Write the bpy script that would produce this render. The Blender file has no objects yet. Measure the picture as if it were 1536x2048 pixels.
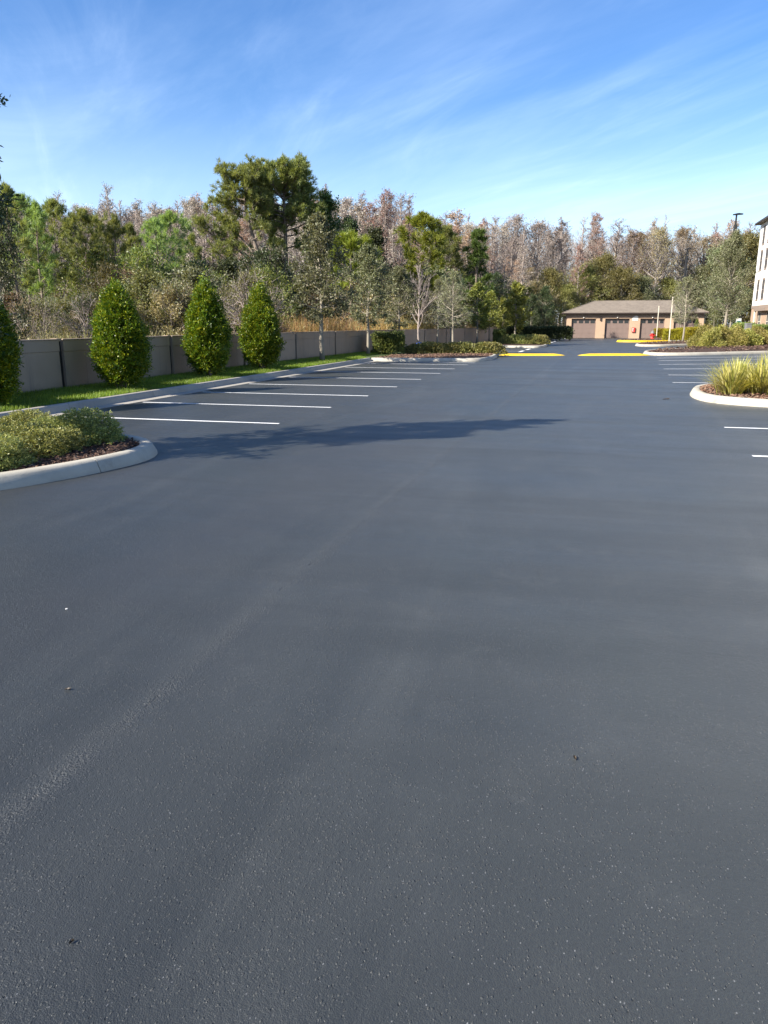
import bpy, math, random
import numpy as np
from mathutils import Vector
SC = bpy.context.scene
COL = SC.collection
R = math.radians
PI = math.pi

# ------------------------------------------------------------------ camera, sky, sun, exposure
CAM_H = 1.78
F_PX, PITCH, YAW = 1500.0, R(14.144), R(15.775)      # focal length for a 2048 px tall picture
cd = bpy.data.cameras.new("camera")
cd.sensor_fit = 'VERTICAL'; cd.sensor_height = 36.0; cd.lens = 36.0 * F_PX / 2048.0
cd.clip_start = 0.05; cd.clip_end = 3000
cam = bpy.data.objects.new("camera", cd); COL.objects.link(cam)
cam.location = (0, 0, CAM_H); cam.rotation_euler = (R(90) - PITCH, 0, YAW)
SC.camera = cam

SUN_EL = R(33); SUN_AZ = R(225)                      # direction towards the sun, counter-clockwise from +X
world = bpy.data.worlds.new("World"); SC.world = world; world.use_nodes = True
wn, wl = world.node_tree.nodes, world.node_tree.links
for n in list(wn): wn.remove(n)
def W(t, **k):
    n = wn.new(t)
    for a, b in k.items(): setattr(n, a, b)
    return n
sky = W('ShaderNodeTexSky', sky_type='NISHITA')
sky.sun_disc = False; sky.sun_elevation = SUN_EL
sky.sun_rotation = R(90) - SUN_AZ + 2 * PI
sky.altitude = 0; sky.air_density = 1.0; sky.dust_density = 0.6; sky.ozone_density = 4.0
hs = W('ShaderNodeHueSaturation'); hs.inputs['Saturation'].default_value = 1.2; hs.inputs['Hue'].default_value = 0.508; hs.inputs['Value'].default_value = 1.0
wl.new(sky.outputs[0], hs.inputs['Color'])
tcw = W('ShaderNodeTexCoord'); sep = W('ShaderNodeSeparateXYZ'); wl.new(tcw.outputs['Generated'], sep.inputs[0])
def wmath(op, a, b=None, c=None, clamp=False):
    n = W('ShaderNodeMath', operation=op); n.use_clamp = clamp
    for i, v in enumerate((a, b, c)):
        if v is None: continue
        if isinstance(v, (int, float)): n.inputs[i].default_value = v
        else: wl.new(v, n.inputs[i])
    return n.outputs[0]
zc = wmath('MAXIMUM', sep.outputs['Z'], 0.02)
zd = wmath('ADD', zc, 0.10)
cu = wmath('DIVIDE', sep.outputs['X'], zd); cv = wmath('DIVIDE', sep.outputs['Y'], zd)
comb = W('ShaderNodeCombineXYZ'); wl.new(cu, comb.inputs[0]); wl.new(cv, comb.inputs[1])
def cirrus(rot, sx, sy, off, detail, rough, dist, lo, hi):
    m0 = W('ShaderNodeMapping'); m0.inputs['Rotation'].default_value = (0, 0, rot); wl.new(comb.outputs[0], m0.inputs['Vector'])   # turn first, then stretch
    m = W('ShaderNodeMapping'); m.inputs['Scale'].default_value = (sx, sy, 1); m.inputs['Location'].default_value = off
    wl.new(m0.outputs[0], m.inputs['Vector'])
    nz = W('ShaderNodeTexNoise'); nz.inputs['Scale'].default_value = 1.0
    nz.inputs['Detail'].default_value = detail; nz.inputs['Roughness'].default_value = rough
    nz.inputs['Distortion'].default_value = dist
    wl.new(m.outputs[0], nz.inputs['Vector'])
    mr = W('ShaderNodeMapRange', interpolation_type='SMOOTHSTEP')
    mr.inputs['From Min'].default_value = lo; mr.inputs['From Max'].default_value = hi
    wl.new(nz.outputs['Fac'], mr.inputs['Value'])
    return mr.outputs['Result']
c1 = cirrus(R(42), 0.34, 1.25, (1.3, 4.1, 0), 9, 0.60, 0.9, 0.42, 0.80)
c2 = cirrus(R(50), 0.7, 3.2, (7.7, 2.2, 0), 9, 0.64, 0.7, 0.44, 0.88)
c3 = cirrus(R(25), 0.16, 0.34, (3.2, 9.4, 0), 4, 0.5, 0.6, 0.34, 0.66)
mask = wmath('MULTIPLY', wmath('ADD', wmath('MULTIPLY', c1, 0.8), wmath('MULTIPLY', c2, 0.6)), wmath('ADD', wmath('MULTIPLY', c3, 0.8), 0.2), clamp=True)
veil = W('ShaderNodeMapRange', interpolation_type='SMOOTHSTEP'); wl.new(sep.outputs['Z'], veil.inputs['Value'])
for k_, v_ in zip(('From Min', 'From Max', 'To Min', 'To Max'), (0.02, 0.28, 0.45, 0.0)): veil.inputs[k_].default_value = v_
mask = wmath('ADD', wmath('MULTIPLY', mask, 0.38), wmath('MULTIPLY', veil.outputs['Result'], wmath('ADD', wmath('MULTIPLY', c3, 0.5), 0.6)), clamp=True)
mask = wmath('MINIMUM', mask, 0.85)
mixc = W('ShaderNodeMix', data_type='RGBA'); wl.new(mask, mixc.inputs['Factor'])
wl.new(hs.outputs[0], mixc.inputs[6]); mixc.inputs[7].default_value = (6.6, 7.9, 9.6, 1)
bg = W('ShaderNodeBackground'); bg.inputs['Strength'].default_value = 0.08
wl.new(mixc.outputs[2], bg.inputs['Color'])
wo = W('ShaderNodeOutputWorld'); wl.new(bg.outputs[0], wo.inputs['Surface'])

sd = bpy.data.lights.new("sun", 'SUN'); sd.energy = 4.8; sd.angle = R(0.53); sd.color = (1.0, 0.93, 0.82)
sun = bpy.data.objects.new("sun", sd); COL.objects.link(sun)
sdir = Vector((math.cos(SUN_AZ) * math.cos(SUN_EL), math.sin(SUN_AZ) * math.cos(SUN_EL), math.sin(SUN_EL)))
sun.rotation_euler = sdir.to_track_quat('Z', 'Y').to_euler(); sun.location = sdir * 60
vs = SC.view_settings
vs.view_transform = 'Standard'; vs.look = 'None'; vs.gamma = 1; vs.use_curve_mapping = False; vs.exposure = 1.4
SC.cycles.max_bounces = 8; SC.cycles.transparent_max_bounces = 4

# ------------------------------------------------------------------ helpers
def at(px, dist):
    """ground point at a bearing (picture column, 1536 wide) and a distance ahead of the viewpoint"""
    xo = (px - 768) / F_PX * dist * math.cos(PITCH)
    return (xo * math.cos(YAW) - dist * math.sin(YAW), xo * math.sin(YAW) + dist * math.cos(YAW))
def ztop(py, dist):
    yu = (1024 - py) / F_PX
    return CAM_H + dist * (yu * math.cos(PITCH) - math.sin(PITCH)) / (math.cos(PITCH) + yu * math.sin(PITCH))

WALL = [(-12.80, 2.0), (-12.75, 38.5), (-11.75, 50), (-10.4, 64), (-9.3, 84)]
def at_back(px, dist, gap=1.4):
    """same, but pushed away until the point lies behind the perimeter wall"""
    while True:
        x, y = at(px, dist)
        if y > 86 or x < np.interp(y, [p[1] for p in WALL], [p[0] for p in WALL]) - gap: return x, y, dist
        dist += 1.0

class G:
    """geometry collector: one mesh object per build()"""
    def __init__(s): s.v = []; s.t = []; s.q = []; s.n = 0
    def add(s, v, t=None, q=None):
        v = np.asarray(v, dtype=np.float32).reshape(-1, 3)
        if t is not None and len(t): s.t.append(np.asarray(t, dtype=np.int32).reshape(-1, 3) + s.n)
        if q is not None and len(q): s.q.append(np.asarray(q, dtype=np.int32).reshape(-1, 4) + s.n)
        s.v.append(v); s.n += len(v); return s
    def box(s, x0, x1, y0, y1, z0, z1):
        v = [(x0,y0,z0),(x1,y0,z0),(x1,y1,z0),(x0,y1,z0),(x0,y0,z1),(x1,y0,z1),(x1,y1,z1),(x0,y1,z1)]
        q = [(0,3,2,1),(4,5,6,7),(0,1,5,4),(1,2,6,5),(2,3,7,6),(3,0,4,7)]
        return s.add(v, q=q)
    def tube(s, pts, rad, sides=6, cap=True):
        pts = np.asarray(pts, float); n = len(pts); rad = np.broadcast_to(np.asarray(rad, float), (n,))
        tan = np.gradient(pts, axis=0); tan /= np.linalg.norm(tan, axis=1)[:, None] + 1e-9
        ref = np.where(np.abs(tan[:, 2:3]) > 0.9, np.array([[1., 0, 0]]), np.array([[0, 0, 1.]]))
        a = np.cross(tan, ref); a /= np.linalg.norm(a, axis=1)[:, None] + 1e-9
        b = np.cross(tan, a)
        ang = np.linspace(0, 2 * PI, sides, endpoint=False)
        v = pts[:, None, :] + rad[:, None, None] * (np.cos(ang)[None, :, None] * a[:, None, :] + np.sin(ang)[None, :, None] * b[:, None, :])
        v = v.reshape(-1, 3); q = []
        for i in range(n - 1):
            for k in range(sides):
                k2 = (k + 1) % sides
                q.append((i * sides + k, i * sides + k2, (i + 1) * sides + k2, (i + 1) * sides + k))
        s.add(v, q=q)
        if cap:
            m = s.n - len(v)
            for base, flip in ((0, 1), ((n - 1) * sides, 0)):
                tr = [(base, base + k + (0 if flip else 0), base + k + 1) for k in range(1, sides - 1)]
                if flip: tr = [(a_, c_, b_) for a_, b_, c_ in tr]
                s.t.append(np.array(tr, dtype=np.int32) + m)
        return s
    def lathe(s, prof, cx=0, cy=0, seg=14):
        ang = np.linspace(0, 2 * PI, seg, endpoint=False); v = []; q = []
        for r, z in prof: v += [(cx + r * math.cos(t), cy + r * math.sin(t), z) for t in ang]
        for i in range(len(prof) - 1):
            for k in range(seg):
                k2 = (k + 1) % seg
                q.append((i * seg + k, i * seg + k2, (i + 1) * seg + k2, (i + 1) * seg + k))
        return s.add(v, q=q)
    def poly(s, pts, z):
        """fan-filled flat polygon (convex or star-shaped about its centroid)"""
        p = np.asarray(pts, float); c = p.mean(0); n = len(p)
        v = [(c[0], c[1], z)] + [(x, y, z) for x, y in p]
        return s.add(v, t=[(0, 1 + i, 1 + (i + 1) % n) for i in range(n)])
    def mesh(s, name, mat=None, smooth=False):
        me = bpy.data.meshes.new(name)
        if not s.n: return me
        v = np.concatenate(s.v); t = np.concatenate(s.t) if s.t else np.zeros((0, 3), np.int32)
        q = np.concatenate(s.q) if s.q else np.zeros((0, 4), np.int32)
        me.vertices.add(len(v)); me.vertices.foreach_set('co', v.ravel())
        loops = np.concatenate([t.ravel(), q.ravel()]); me.loops.add(len(loops)); me.loops.foreach_set('vertex_index', loops)
        me.polygons.add(len(t) + len(q))
        st = np.concatenate([np.arange(len(t)) * 3, len(t) * 3 + np.arange(len(q)) * 4]).astype(np.int32)
        me.polygons.foreach_set('loop_start', st)
        me.polygons.foreach_set('use_smooth', np.full(len(t) + len(q), bool(smooth)))
        me.update(calc_edges=True)
        if mat: me.materials.append(mat)
        return me
    def build(s, name, mat=None, parent=None, smooth=False, loc=None):
        o = bpy.data.objects.new(name, s.mesh(name, mat, smooth)); COL.objects.link(o)
        if parent: o.parent = parent
        if loc: o.location = loc
        return o

def bevel(o, w=0.02, seg=2):
    m = o.modifiers.new('bevel', 'BEVEL'); m.width = w; m.segments = seg; m.limit_method = 'ANGLE'; return o
def tag(o, label=None, cat=None, group=None, kind=None):
    if label: o['label'] = label
    if cat: o['category'] = cat
    if group: o['group'] = group
    if kind: o['kind'] = kind
    return o
def empty(name, loc=(0, 0, 0), rz=0, **k):
    o = bpy.data.objects.new(name, None); COL.objects.link(o); o.location = loc; o.rotation_euler = (0, 0, rz)
    o.empty_display_size = 0.2
    return tag(o, **k)
CHILD = {}
def kids(o): return [c for c in bpy.data.objects if c.parent == o]
def copy_tree(o, parent=None, ch=None):
    c = o.copy(); COL.objects.link(c)
    if parent: c.parent = parent
    for k in (ch if ch is not None else kids(o)): copy_tree(k, c)
    return c
def obj_mat(o, m):
    o.material_slots[0].link = 'OBJECT'; o.material_slots[0].material = m

# ------------------------------------------------------------------ materials
def new_mat(name):
    m = bpy.data.materials.new(name); m.use_nodes = True
    nt = m.node_tree; b = nt.nodes['Principled BSDF']; return m, nt, b
def nd(nt, t, **k):
    n = nt.nodes.new(t)
    for a, b in k.items(): setattr(n, a, b)
    return n
def ramp(nt, stops, fac):
    r = nd(nt, 'ShaderNodeValToRGB'); el = r.color_ramp.elements
    while len(el) < len(stops): el.new(0.5)
    for e, (p, c) in zip(el, stops): e.position = p; e.color = (*c, 1)
    nt.links.new(fac, r.inputs[0]); return r.outputs[0]
def noise(nt, scale, detail=4, rough=0.55, vec=None, dist=0):
    n = nd(nt, 'ShaderNodeTexNoise'); n.inputs['Scale'].default_value = scale
    n.inputs['Detail'].default_value = detail; n.inputs['Roughness'].default_value = rough; n.inputs['Distortion'].default_value = dist
    if vec is not None: nt.links.new(vec, n.inputs['Vector'])
    return n.outputs['Fac']
def mth(nt, op, a, b=None, clamp=False):
    n = nd(nt, 'ShaderNodeMath', operation=op); n.use_clamp = clamp
    for i, v in enumerate((a, b)):
        if v is None: continue
        if isinstance(v, (int, float)): n.inputs[i].default_value = v
        else: nt.links.new(v, n.inputs[i])
    return n.outputs[0]
def mrange(nt, v, a, b, c=0, d=1):
    n = nd(nt, 'ShaderNodeMapRange', interpolation_type='SMOOTHSTEP'); nt.links.new(v, n.inputs['Value'])
    for k, x in zip(('From Min', 'From Max', 'To Min', 'To Max'), (a, b, c, d)): n.inputs[k].default_value = x
    return n.outputs['Result']
def mixcol(nt, f, a, b, bt='MIX'):
    n = nd(nt, 'ShaderNodeMix', data_type='RGBA', blend_type=bt)
    if isinstance(f, (int, float)): n.inputs['Factor'].default_value = f
    else: nt.links.new(f, n.inputs['Factor'])
    for i, v in ((6, a), (7, b)):
        if isinstance(v, tuple): n.inputs[i].default_value = (*v, 1)
        else: nt.links.new(v, n.inputs[i])
    return n.outputs[2]
def bump(nt, h, strength, dist, normal=None):
    n = nd(nt, 'ShaderNodeBump'); n.inputs['Strength'].default_value = strength; n.inputs['Distance'].default_value = dist
    nt.links.new(h, n.inputs['Height'])
    if normal is not None: nt.links.new(normal, n.inputs['Normal'])
    return n.outputs[0]
def objpos(nt):
    return nd(nt, 'ShaderNodeNewGeometry').outputs['Position']
def weathered(name, c1, c2, scale=3.0, rough=0.7, bscale=60, bst=0.25, bdist=0.004, spec=0.35, grime=None, metallic=0, local=False):
    m, nt, b = new_mat(name)
    pos = nd(nt, 'ShaderNodeTexCoord').outputs['Object'] if local else objpos(nt)
    col = ramp(nt, [(0.3, c1), (0.7, c2)], noise(nt, scale, 6, 0.62, pos))
    if grime:
        col = mixcol(nt, mrange(nt, noise(nt, scale * 0.5, 8, 0.72, pos), 0.47, 0.72, 0, 0.8), col, grime)
    nt.links.new(col, b.inputs['Base Color']); b.inputs['Roughness'].default_value = rough
    b.inputs['Specular IOR Level'].default_value = spec; b.inputs['Metallic'].default_value = metallic
    if bst: nt.links.new(bump(nt, noise(nt, bscale, 4, 0.6, pos), bst, bdist), b.inputs['Normal'])
    return m
def leaf_mat(name, cols, transl=0.3, rough=0.45, spec=0.3, objvar=0.25):
    """leaf colour differs leaf by leaf and plant by plant"""
    m, nt, b = new_mat(name)
    g = nd(nt, 'ShaderNodeNewGeometry'); oi = nd(nt, 'ShaderNodeObjectInfo')
    n = len(cols); col = ramp(nt, [(i / max(1, n - 1), c) for i, c in enumerate(cols)], g.outputs['Random Per Island'])
    tco = nd(nt, 'ShaderNodeTexCoord').outputs['Object']
    patch = noise(nt, 0.9, 3, 0.5, tco)
    hsv = nd(nt, 'ShaderNodeHueSaturation'); nt.links.new(col, hsv.inputs['Color'])
    nt.links.new(mrange(nt, oi.outputs['Random'], 0, 1, 0.5 - objvar * 0.1, 0.5 + objvar * 0.1), hsv.inputs['Hue'])
    nt.links.new(mth(nt, 'MULTIPLY', mrange(nt, oi.outputs['Random'], 0, 1, 1 - objvar, 1 + objvar), mrange(nt, patch, 0.3, 0.7, 0.78, 1.22)), hsv.inputs['Value'])
    nt.links.new(hsv.outputs[0], b.inputs['Base Color']); b.inputs['Roughness'].default_value = rough
    b.inputs['Specular IOR Level'].default_value = spec
    if transl:
        tr = nd(nt, 'ShaderNodeBsdfTranslucent'); nt.links.new(mixcol(nt, 1.0, hsv.outputs[0], (1.25, 1.15, 0.55), 'MULTIPLY'), tr.inputs['Color'])
        mx = nd(nt, 'ShaderNodeMixShader'); mx.inputs[0].default_value = transl
        nt.links.new(b.outputs[0], mx.inputs[1]); nt.links.new(tr.outputs[0], mx.inputs[2])
        nt.links.new(mx.outputs[0], nt.nodes['Material Output'].inputs['Surface'])
    return m

def asphalt_mat():
    m, nt, b = new_mat('asphalt'); pos = objpos(nt)
    sx = nd(nt, 'ShaderNodeSeparateXYZ'); nt.links.new(pos, sx.inputs[0])
    big = noise(nt, 0.16, 5, 0.6, pos, 0.8); mid = noise(nt, 0.9, 5, 0.6, pos, 0.5); fine = noise(nt, 70, 3, 0.7, pos)
    # stretched sealer drag marks along the lane and across it; paler ones also paint a sheen
    mp = nd(nt, 'ShaderNodeMapping'); mp.inputs['Scale'].default_value = (0.9, 0.12, 1); nt.links.new(pos, mp.inputs[0])
    drag = noise(nt, 1.0, 6, 0.6, mp.outputs[0], 0.6)
    mp2 = nd(nt, 'ShaderNodeMapping'); mp2.inputs['Scale'].default_value = (0.10, 0.8, 1); mp2.inputs['Rotation'].default_value = (0, 0, 0.2); nt.links.new(pos, mp2.inputs[0])
    drag2 = noise(nt, 1.0, 6, 0.6, mp2.outputs[0], 0.8)
    col = ramp(nt, [(0.32, (0.0246, 0.0278, 0.0273)), (0.5, (0.0316, 0.0351, 0.0344)), (0.68, (0.0400, 0.0435, 0.0426))], mth(nt, 'ADD', mth(nt, 'MULTIPLY', big, 0.6), mth(nt, 'MULTIPLY', mid, 0.4)))
    col = mixcol(nt, mrange(nt, drag, 0.50, 0.72, 0, 0.65), col, (0.0511, 0.0553, 0.0537))
    col = mixcol(nt, mrange(nt, drag2, 0.5, 0.70, 0, 0.65), col, (0.0233, 0.0269, 0.0269))
    col = mixcol(nt, mrange(nt, noise(nt, 0.33, 4, 0.5, pos, 0.4), 0.5, 0.70, 0, 0.6), col, (0.0315, 0.0370, 0.0353))
    col = mixcol(nt, mrange(nt, noise(nt, 0.27, 4, 0.5, mp.outputs[0], 0.4), 0.52, 0.72, 0, 0.6), col, (0.0408, 0.0410, 0.0402))
    col = mixcol(nt, mrange(nt, noise(nt, 2.6, 6, 0.7, pos, 0.3), 0.50, 0.75, 0, 0.35), col, (0.0527, 0.0564, 0.0546))
    # seam between two paving passes
    wob = mth(nt, 'MULTIPLY', mth(nt, 'SUBTRACT', noise(nt, 0.5, 3, 0.5, pos), 0.5), 0.12)
    sdist = mth(nt, 'ABSOLUTE', mth(nt, 'ADD', mth(nt, 'ADD', sx.outputs['X'], 2.0), wob))
    seam = mth(nt, 'MULTIPLY', mrange(nt, sdist, 0.0, 0.13, 1, 0), mrange(nt, noise(nt, 2.2, 4, 0.6, pos), 0.3, 0.6, 0.25, 1))
    crack = mth(nt, 'MULTIPLY', mrange(nt, sdist, 0.002, 0.013, 1, 0), mrange(nt, noise(nt, 9, 5, 0.75, pos), 0.5, 0.64, 0, 0.75))
    # coarse stones: sparse, in patches
    wv = nd(nt, 'ShaderNodeMapping'); wv.inputs['Rotation'].default_value = (0, 0, 0.6); wv.inputs['Scale'].default_value = (1.0, 0.62, 1); nt.links.new(pos, wv.inputs[0])
    vo = nd(nt, 'ShaderNodeTexVoronoi', feature='F1'); vo.inputs['Scale'].default_value = 105; nt.links.new(wv.outputs[0], vo.inputs['Vector'])
    pick = nd(nt, 'ShaderNodeSeparateColor'); nt.links.new(vo.outputs['Color'], pick.inputs[0])
    patch = mrange(nt, noise(nt, 1.3, 5, 0.65, pos), 0.34, 0.70, 0.02, 0.5)
    thr = mth(nt, 'SUBTRACT', 0.97, mth(nt, 'ADD', patch, mth(nt, 'MULTIPLY', seam, 0.5)))
    isst = mth(nt, 'GREATER_THAN', pick.outputs[0], thr)
    vdist = mth(nt, 'ADD', vo.outputs['Distance'], mth(nt, 'MULTIPLY', mth(nt, 'SUBTRACT', noise(nt, 240, 2, 0.6, pos), 0.5), 0.5))
    dome = mth(nt, 'MULTIPLY', mrange(nt, vdist, 0.05, 0.42, 1, 0), isst)
    hole = mth(nt, 'MULTIPLY', mrange(nt, vo.outputs['Distance'], 0.1, 0.4, 1, 0), mth(nt, 'LESS_THAN', pick.outputs[1], 0.045))
    glint = mth(nt, 'MULTIPLY', mrange(nt, mth(nt, 'ADD', vdist, mth(nt, 'MULTIPLY', pick.outputs[0], 0.22)), 0.08, 0.3, 1, 0), mth(nt, 'GREATER_THAN', pick.outputs[2], mrange(nt, noise(nt, 0.8, 4, 0.6, pos), 0.33, 0.68, 0.98, 0.90)))
    vo2 = nd(nt, 'ShaderNodeTexVoronoi', feature='F1'); vo2.inputs['Scale'].default_value = 210; nt.links.new(pos, vo2.inputs['Vector'])
    col = mixcol(nt, mth(nt, 'MULTIPLY', dome, 0.6), col, (0.078, 0.081, 0.084))
    col = mixcol(nt, mth(nt, 'MULTIPLY', glint, 0.8), col, (0.22, 0.225, 0.23))  # bright specks paint sun glints onto the aggregate
    col = mixcol(nt, mth(nt, 'MULTIPLY', hole, 0.8), col, (0.012, 0.012, 0.014))
    col = mixcol(nt, mth(nt, 'MULTIPLY', seam, 0.22), col, (0.070, 0.075, 0.076))
    col = mixcol(nt, crack, col, (0.012, 0.012, 0.013))
    col = mixcol(nt, mrange(nt, fine, 0.35, 0.65, 0, 0.3), col, (0.02, 0.02, 0.022))
    nt.links.new(col, b.inputs['Base Color'])
    nt.links.new(mth(nt, 'ADD', mrange(nt, mth(nt, 'ADD', mth(nt, 'MULTIPLY', drag2, 0.6), mth(nt, 'MULTIPLY', big, 0.4)), 0.35, 0.65, 0.38, 0.52), mth(nt, 'MULTIPLY', dome, -0.06)), b.inputs['Roughness'])
    b.inputs['Specular IOR Level'].default_value = 0.6; b.inputs['Diffuse Roughness'].default_value = 1.0
    h = mth(nt, 'ADD', mth(nt, 'MULTIPLY', dome, 1.7), mth(nt, 'MULTIPLY', hole, -1.3))
    h = mth(nt, 'ADD', h, mth(nt, 'MULTIPLY', vo2.outputs['Distance'], -0.35))
    h = mth(nt, 'ADD', h, mth(nt, 'MULTIPLY', noise(nt, 46, 5, 0.75, wv.outputs[0]), mrange(nt, noise(nt, 1.7, 4, 0.6, pos), 0.35, 0.68, 0.7, 1.7)))
    h = mth(nt, 'ADD', h, mth(nt, 'MULTIPLY', crack, -1.5))
    h = mth(nt, 'ADD', h, mth(nt, 'MULTIPLY', mth(nt, 'MULTIPLY', seam, noise(nt, 60, 3, 0.7, pos)), 3.0))
    nt.links.new(bump(nt, h, 0.9, 0.0048), b.inputs['Normal'])
    return m
M = {}
M['asphalt'] = asphalt_mat()
M['terrain'] = weathered('woodland_floor', (0.06, 0.055, 0.025), (0.13, 0.10, 0.05), 0.7, 0.9, 8, 0.6, 0.05, grime=(0.04, 0.05, 0.02))
M['soil'] = weathered('lawn_soil', (0.035, 0.06, 0.012), (0.06, 0.085, 0.02), 4, 0.9, 30, 0.6, 0.02)
M['mulch'] = weathered('mulch_bed', (0.022, 0.012, 0.008), (0.07, 0.035, 0.022), 14, 0.9, 30, 0.8, 0.03)
M['kerb'] = weathered('kerb_concrete', (0.33, 0.305, 0.25), (0.46, 0.43, 0.36), 2.6, 0.88, 60, 0.35, 0.005, grime=(0.19, 0.175, 0.145))
M['gutter'] = weathered('gutter_concrete', (0.27, 0.25, 0.215), (0.36, 0.335, 0.29), 1.5, 0.85, 90, 0.2, 0.003, grime=(0.16, 0.15, 0.135))
def worn_paint(name, c1, c2, wear):
    m, nt, b = new_mat(name); pos = objpos(nt)
    col = ramp(nt, [(0.3, c1), (0.7, c2)], noise(nt, 5, 5, 0.6, pos))
    w = mth(nt, 'MULTIPLY', mrange(nt, noise(nt, 42, 5, 0.75, pos), 0.54, 0.66), mrange(nt, noise(nt, 1.1, 4, 0.6, pos), 0.42, 0.68, 0.12, 1))
    col = mixcol(nt, mth(nt, 'MULTIPLY', w, wear), col, (0.06, 0.063, 0.065))
    col = mixcol(nt, mrange(nt, noise(nt, 0.7, 5, 0.65, pos), 0.5, 0.75, 0, 0.35), col, tuple(x * 0.55 for x in c1))
    nt.links.new(col, b.inputs['Base Color']); b.inputs['Roughness'].default_value = 0.65
    nt.links.new(bump(nt, noise(nt, 70, 4, 0.6, pos), 0.4, 0.003), b.inputs['Normal']); return m
M['paint'] = worn_paint('white_paint', (0.70, 0.70, 0.68), (0.80, 0.80, 0.78), 0.75)
M['yellow'] = worn_paint('yellow_paint', (0.70, 0.44, 0.012), (0.78, 0.53, 0.015), 0.5)
M['old_paint'] = weathered('white_paint', (0.72, 0.72, 0.70), (0.82, 0.82, 0.80), 6, 0.6, 120, 0.35, 0.003, grime=(0.5, 0.5, 0.5))
M['wall'] = weathered('wall_paint', (0.305, 0.228, 0.163), (0.345, 0.263, 0.192), 1.1, 0.85, 45, 0.25, 0.004, grime=(0.23, 0.185, 0.145))
def wall_mat():
    m = M['wall']; nt = m.node_tree; b = nt.nodes['Principled BSDF']; src = b.inputs['Base Color'].links[0].from_socket
    pos = objpos(nt); sx = nd(nt, 'ShaderNodeSeparateXYZ'); nt.links.new(pos, sx.inputs[0]); oi = nd(nt, 'ShaderNodeObjectInfo')
    hsv = nd(nt, 'ShaderNodeHueSaturation'); nt.links.new(src, hsv.inputs['Color']); nt.links.new(mrange(nt, oi.outputs['Random'], 0, 1, 0.90, 1.08), hsv.inputs['Value'])
    splash = mrange(nt, mth(nt, 'ADD', sx.outputs['Z'], mth(nt, 'MULTIPLY', noise(nt, 3.5, 5, 0.65, pos), 0.35)), 0.28, 0.62, 0.6, 0)
    mp = nd(nt, 'ShaderNodeMapping'); mp.inputs['Scale'].default_value = (6, 6, 0.35); nt.links.new(pos, mp.inputs[0])
    streak = mrange(nt, noise(nt, 1.0, 5, 0.6, mp.outputs[0]), 0.54, 0.74, 0, 0.45)
    c = mixcol(nt, streak, hsv.outputs[0], (0.17, 0.14, 0.115)); c = mixcol(nt, splash, c, (0.14, 0.115, 0.085)); nt.links.new(c, b.inputs['Base Color'])
wall_mat()
M['walldark'] = weathered('wall_joint_shade', (0.012, 0.010, 0.009), (0.02, 0.017, 0.015), 3, 0.9, 40, 0.2, 0.003)
M['bark'] = weathered('oak_bark', (0.17, 0.15, 0.115), (0.30, 0.265, 0.21), 5, 0.9, 18, 0.7, 0.02, local=True)
M['pinebark'] = weathered('pine_bark', (0.11, 0.085, 0.065), (0.25, 0.20, 0.16), 4, 0.9, 10, 0.8, 0.04, local=True)
M['greybark'] = weathered('cypress_bark', (0.20, 0.175, 0.16), (0.36, 0.32, 0.30), 3, 0.9, 10, 0.5, 0.03, local=True)
M['twig'] = weathered('bare_twig', (0.20, 0.165, 0.145), (0.33, 0.28, 0.25), 2, 0.9, 10, 0, 0, local=True)
M['paletwig'] = weathered('pale_bare_twig', (0.225, 0.185, 0.16), (0.35, 0.295, 0.255), 2, 0.9, 10, 0, 0, local=True)
M['oakleaf'] = leaf_mat('grey_green_leaf', [(0.0757, 0.0894, 0.0385), (0.1375, 0.1582, 0.0757), (0.2063, 0.22, 0.1169), (0.2888, 0.2888, 0.1788)])
M['paleoak'] = leaf_mat('pale_grey_leaf', [(0.10, 0.105, 0.055), (0.18, 0.18, 0.10), (0.27, 0.26, 0.16)])
M['greenleaf'] = leaf_mat('mid_green_leaf', [(0.0672, 0.1008, 0.0252), (0.1428, 0.1848, 0.042), (0.252, 0.2688, 0.0672)])
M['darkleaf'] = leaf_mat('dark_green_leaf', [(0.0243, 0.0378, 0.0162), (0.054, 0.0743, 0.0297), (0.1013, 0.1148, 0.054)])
M['olive'] = leaf_mat('olive_leaf', [(0.08, 0.085, 0.03), (0.15, 0.15, 0.055), (0.22, 0.205, 0.085)], objvar=0.35)
M['oliveoak'] = leaf_mat('sunny_olive_leaf', [(0.12, 0.125, 0.04), (0.21, 0.205, 0.07), (0.31, 0.285, 0.11)], transl=0.4, objvar=0.3)  # brighter copy of the olive leaf, sunlight worked into its colour
M['mapleleaf'] = leaf_mat('fresh_maple_leaf', [(0.12, 0.15, 0.035), (0.21, 0.24, 0.055), (0.33, 0.34, 0.09)], transl=0.35, objvar=0.12)
M['tan'] = leaf_mat('tan_leaf', [(0.147, 0.1103, 0.0525), (0.252, 0.1943, 0.105), (0.357, 0.2835, 0.168)], objvar=0.3)
M['needle'] = leaf_mat('pine_needle', [(0.1298, 0.1817, 0.0584), (0.2336, 0.292, 0.0974), (0.3375, 0.3894, 0.1428)], transl=0.45, objvar=0.3)
M['needlebright'] = leaf_mat('yellow_green_needle', [(0.1063, 0.1438, 0.015), (0.1875, 0.225, 0.0275), (0.2625, 0.2812, 0.0438)], transl=0.25, objvar=0.1)
M['needledark'] = leaf_mat('dark_needle', [(0.0396, 0.072, 0.018), (0.081, 0.135, 0.0288), (0.135, 0.189, 0.045)], transl=0.2, objvar=0.15)
M['pinkbits'] = leaf_mat('dead_cypress_leaf', [(0.2114, 0.1654, 0.1379), (0.2941, 0.239, 0.2022), (0.3585, 0.308, 0.2665)], transl=0.1, objvar=0.3)
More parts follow.
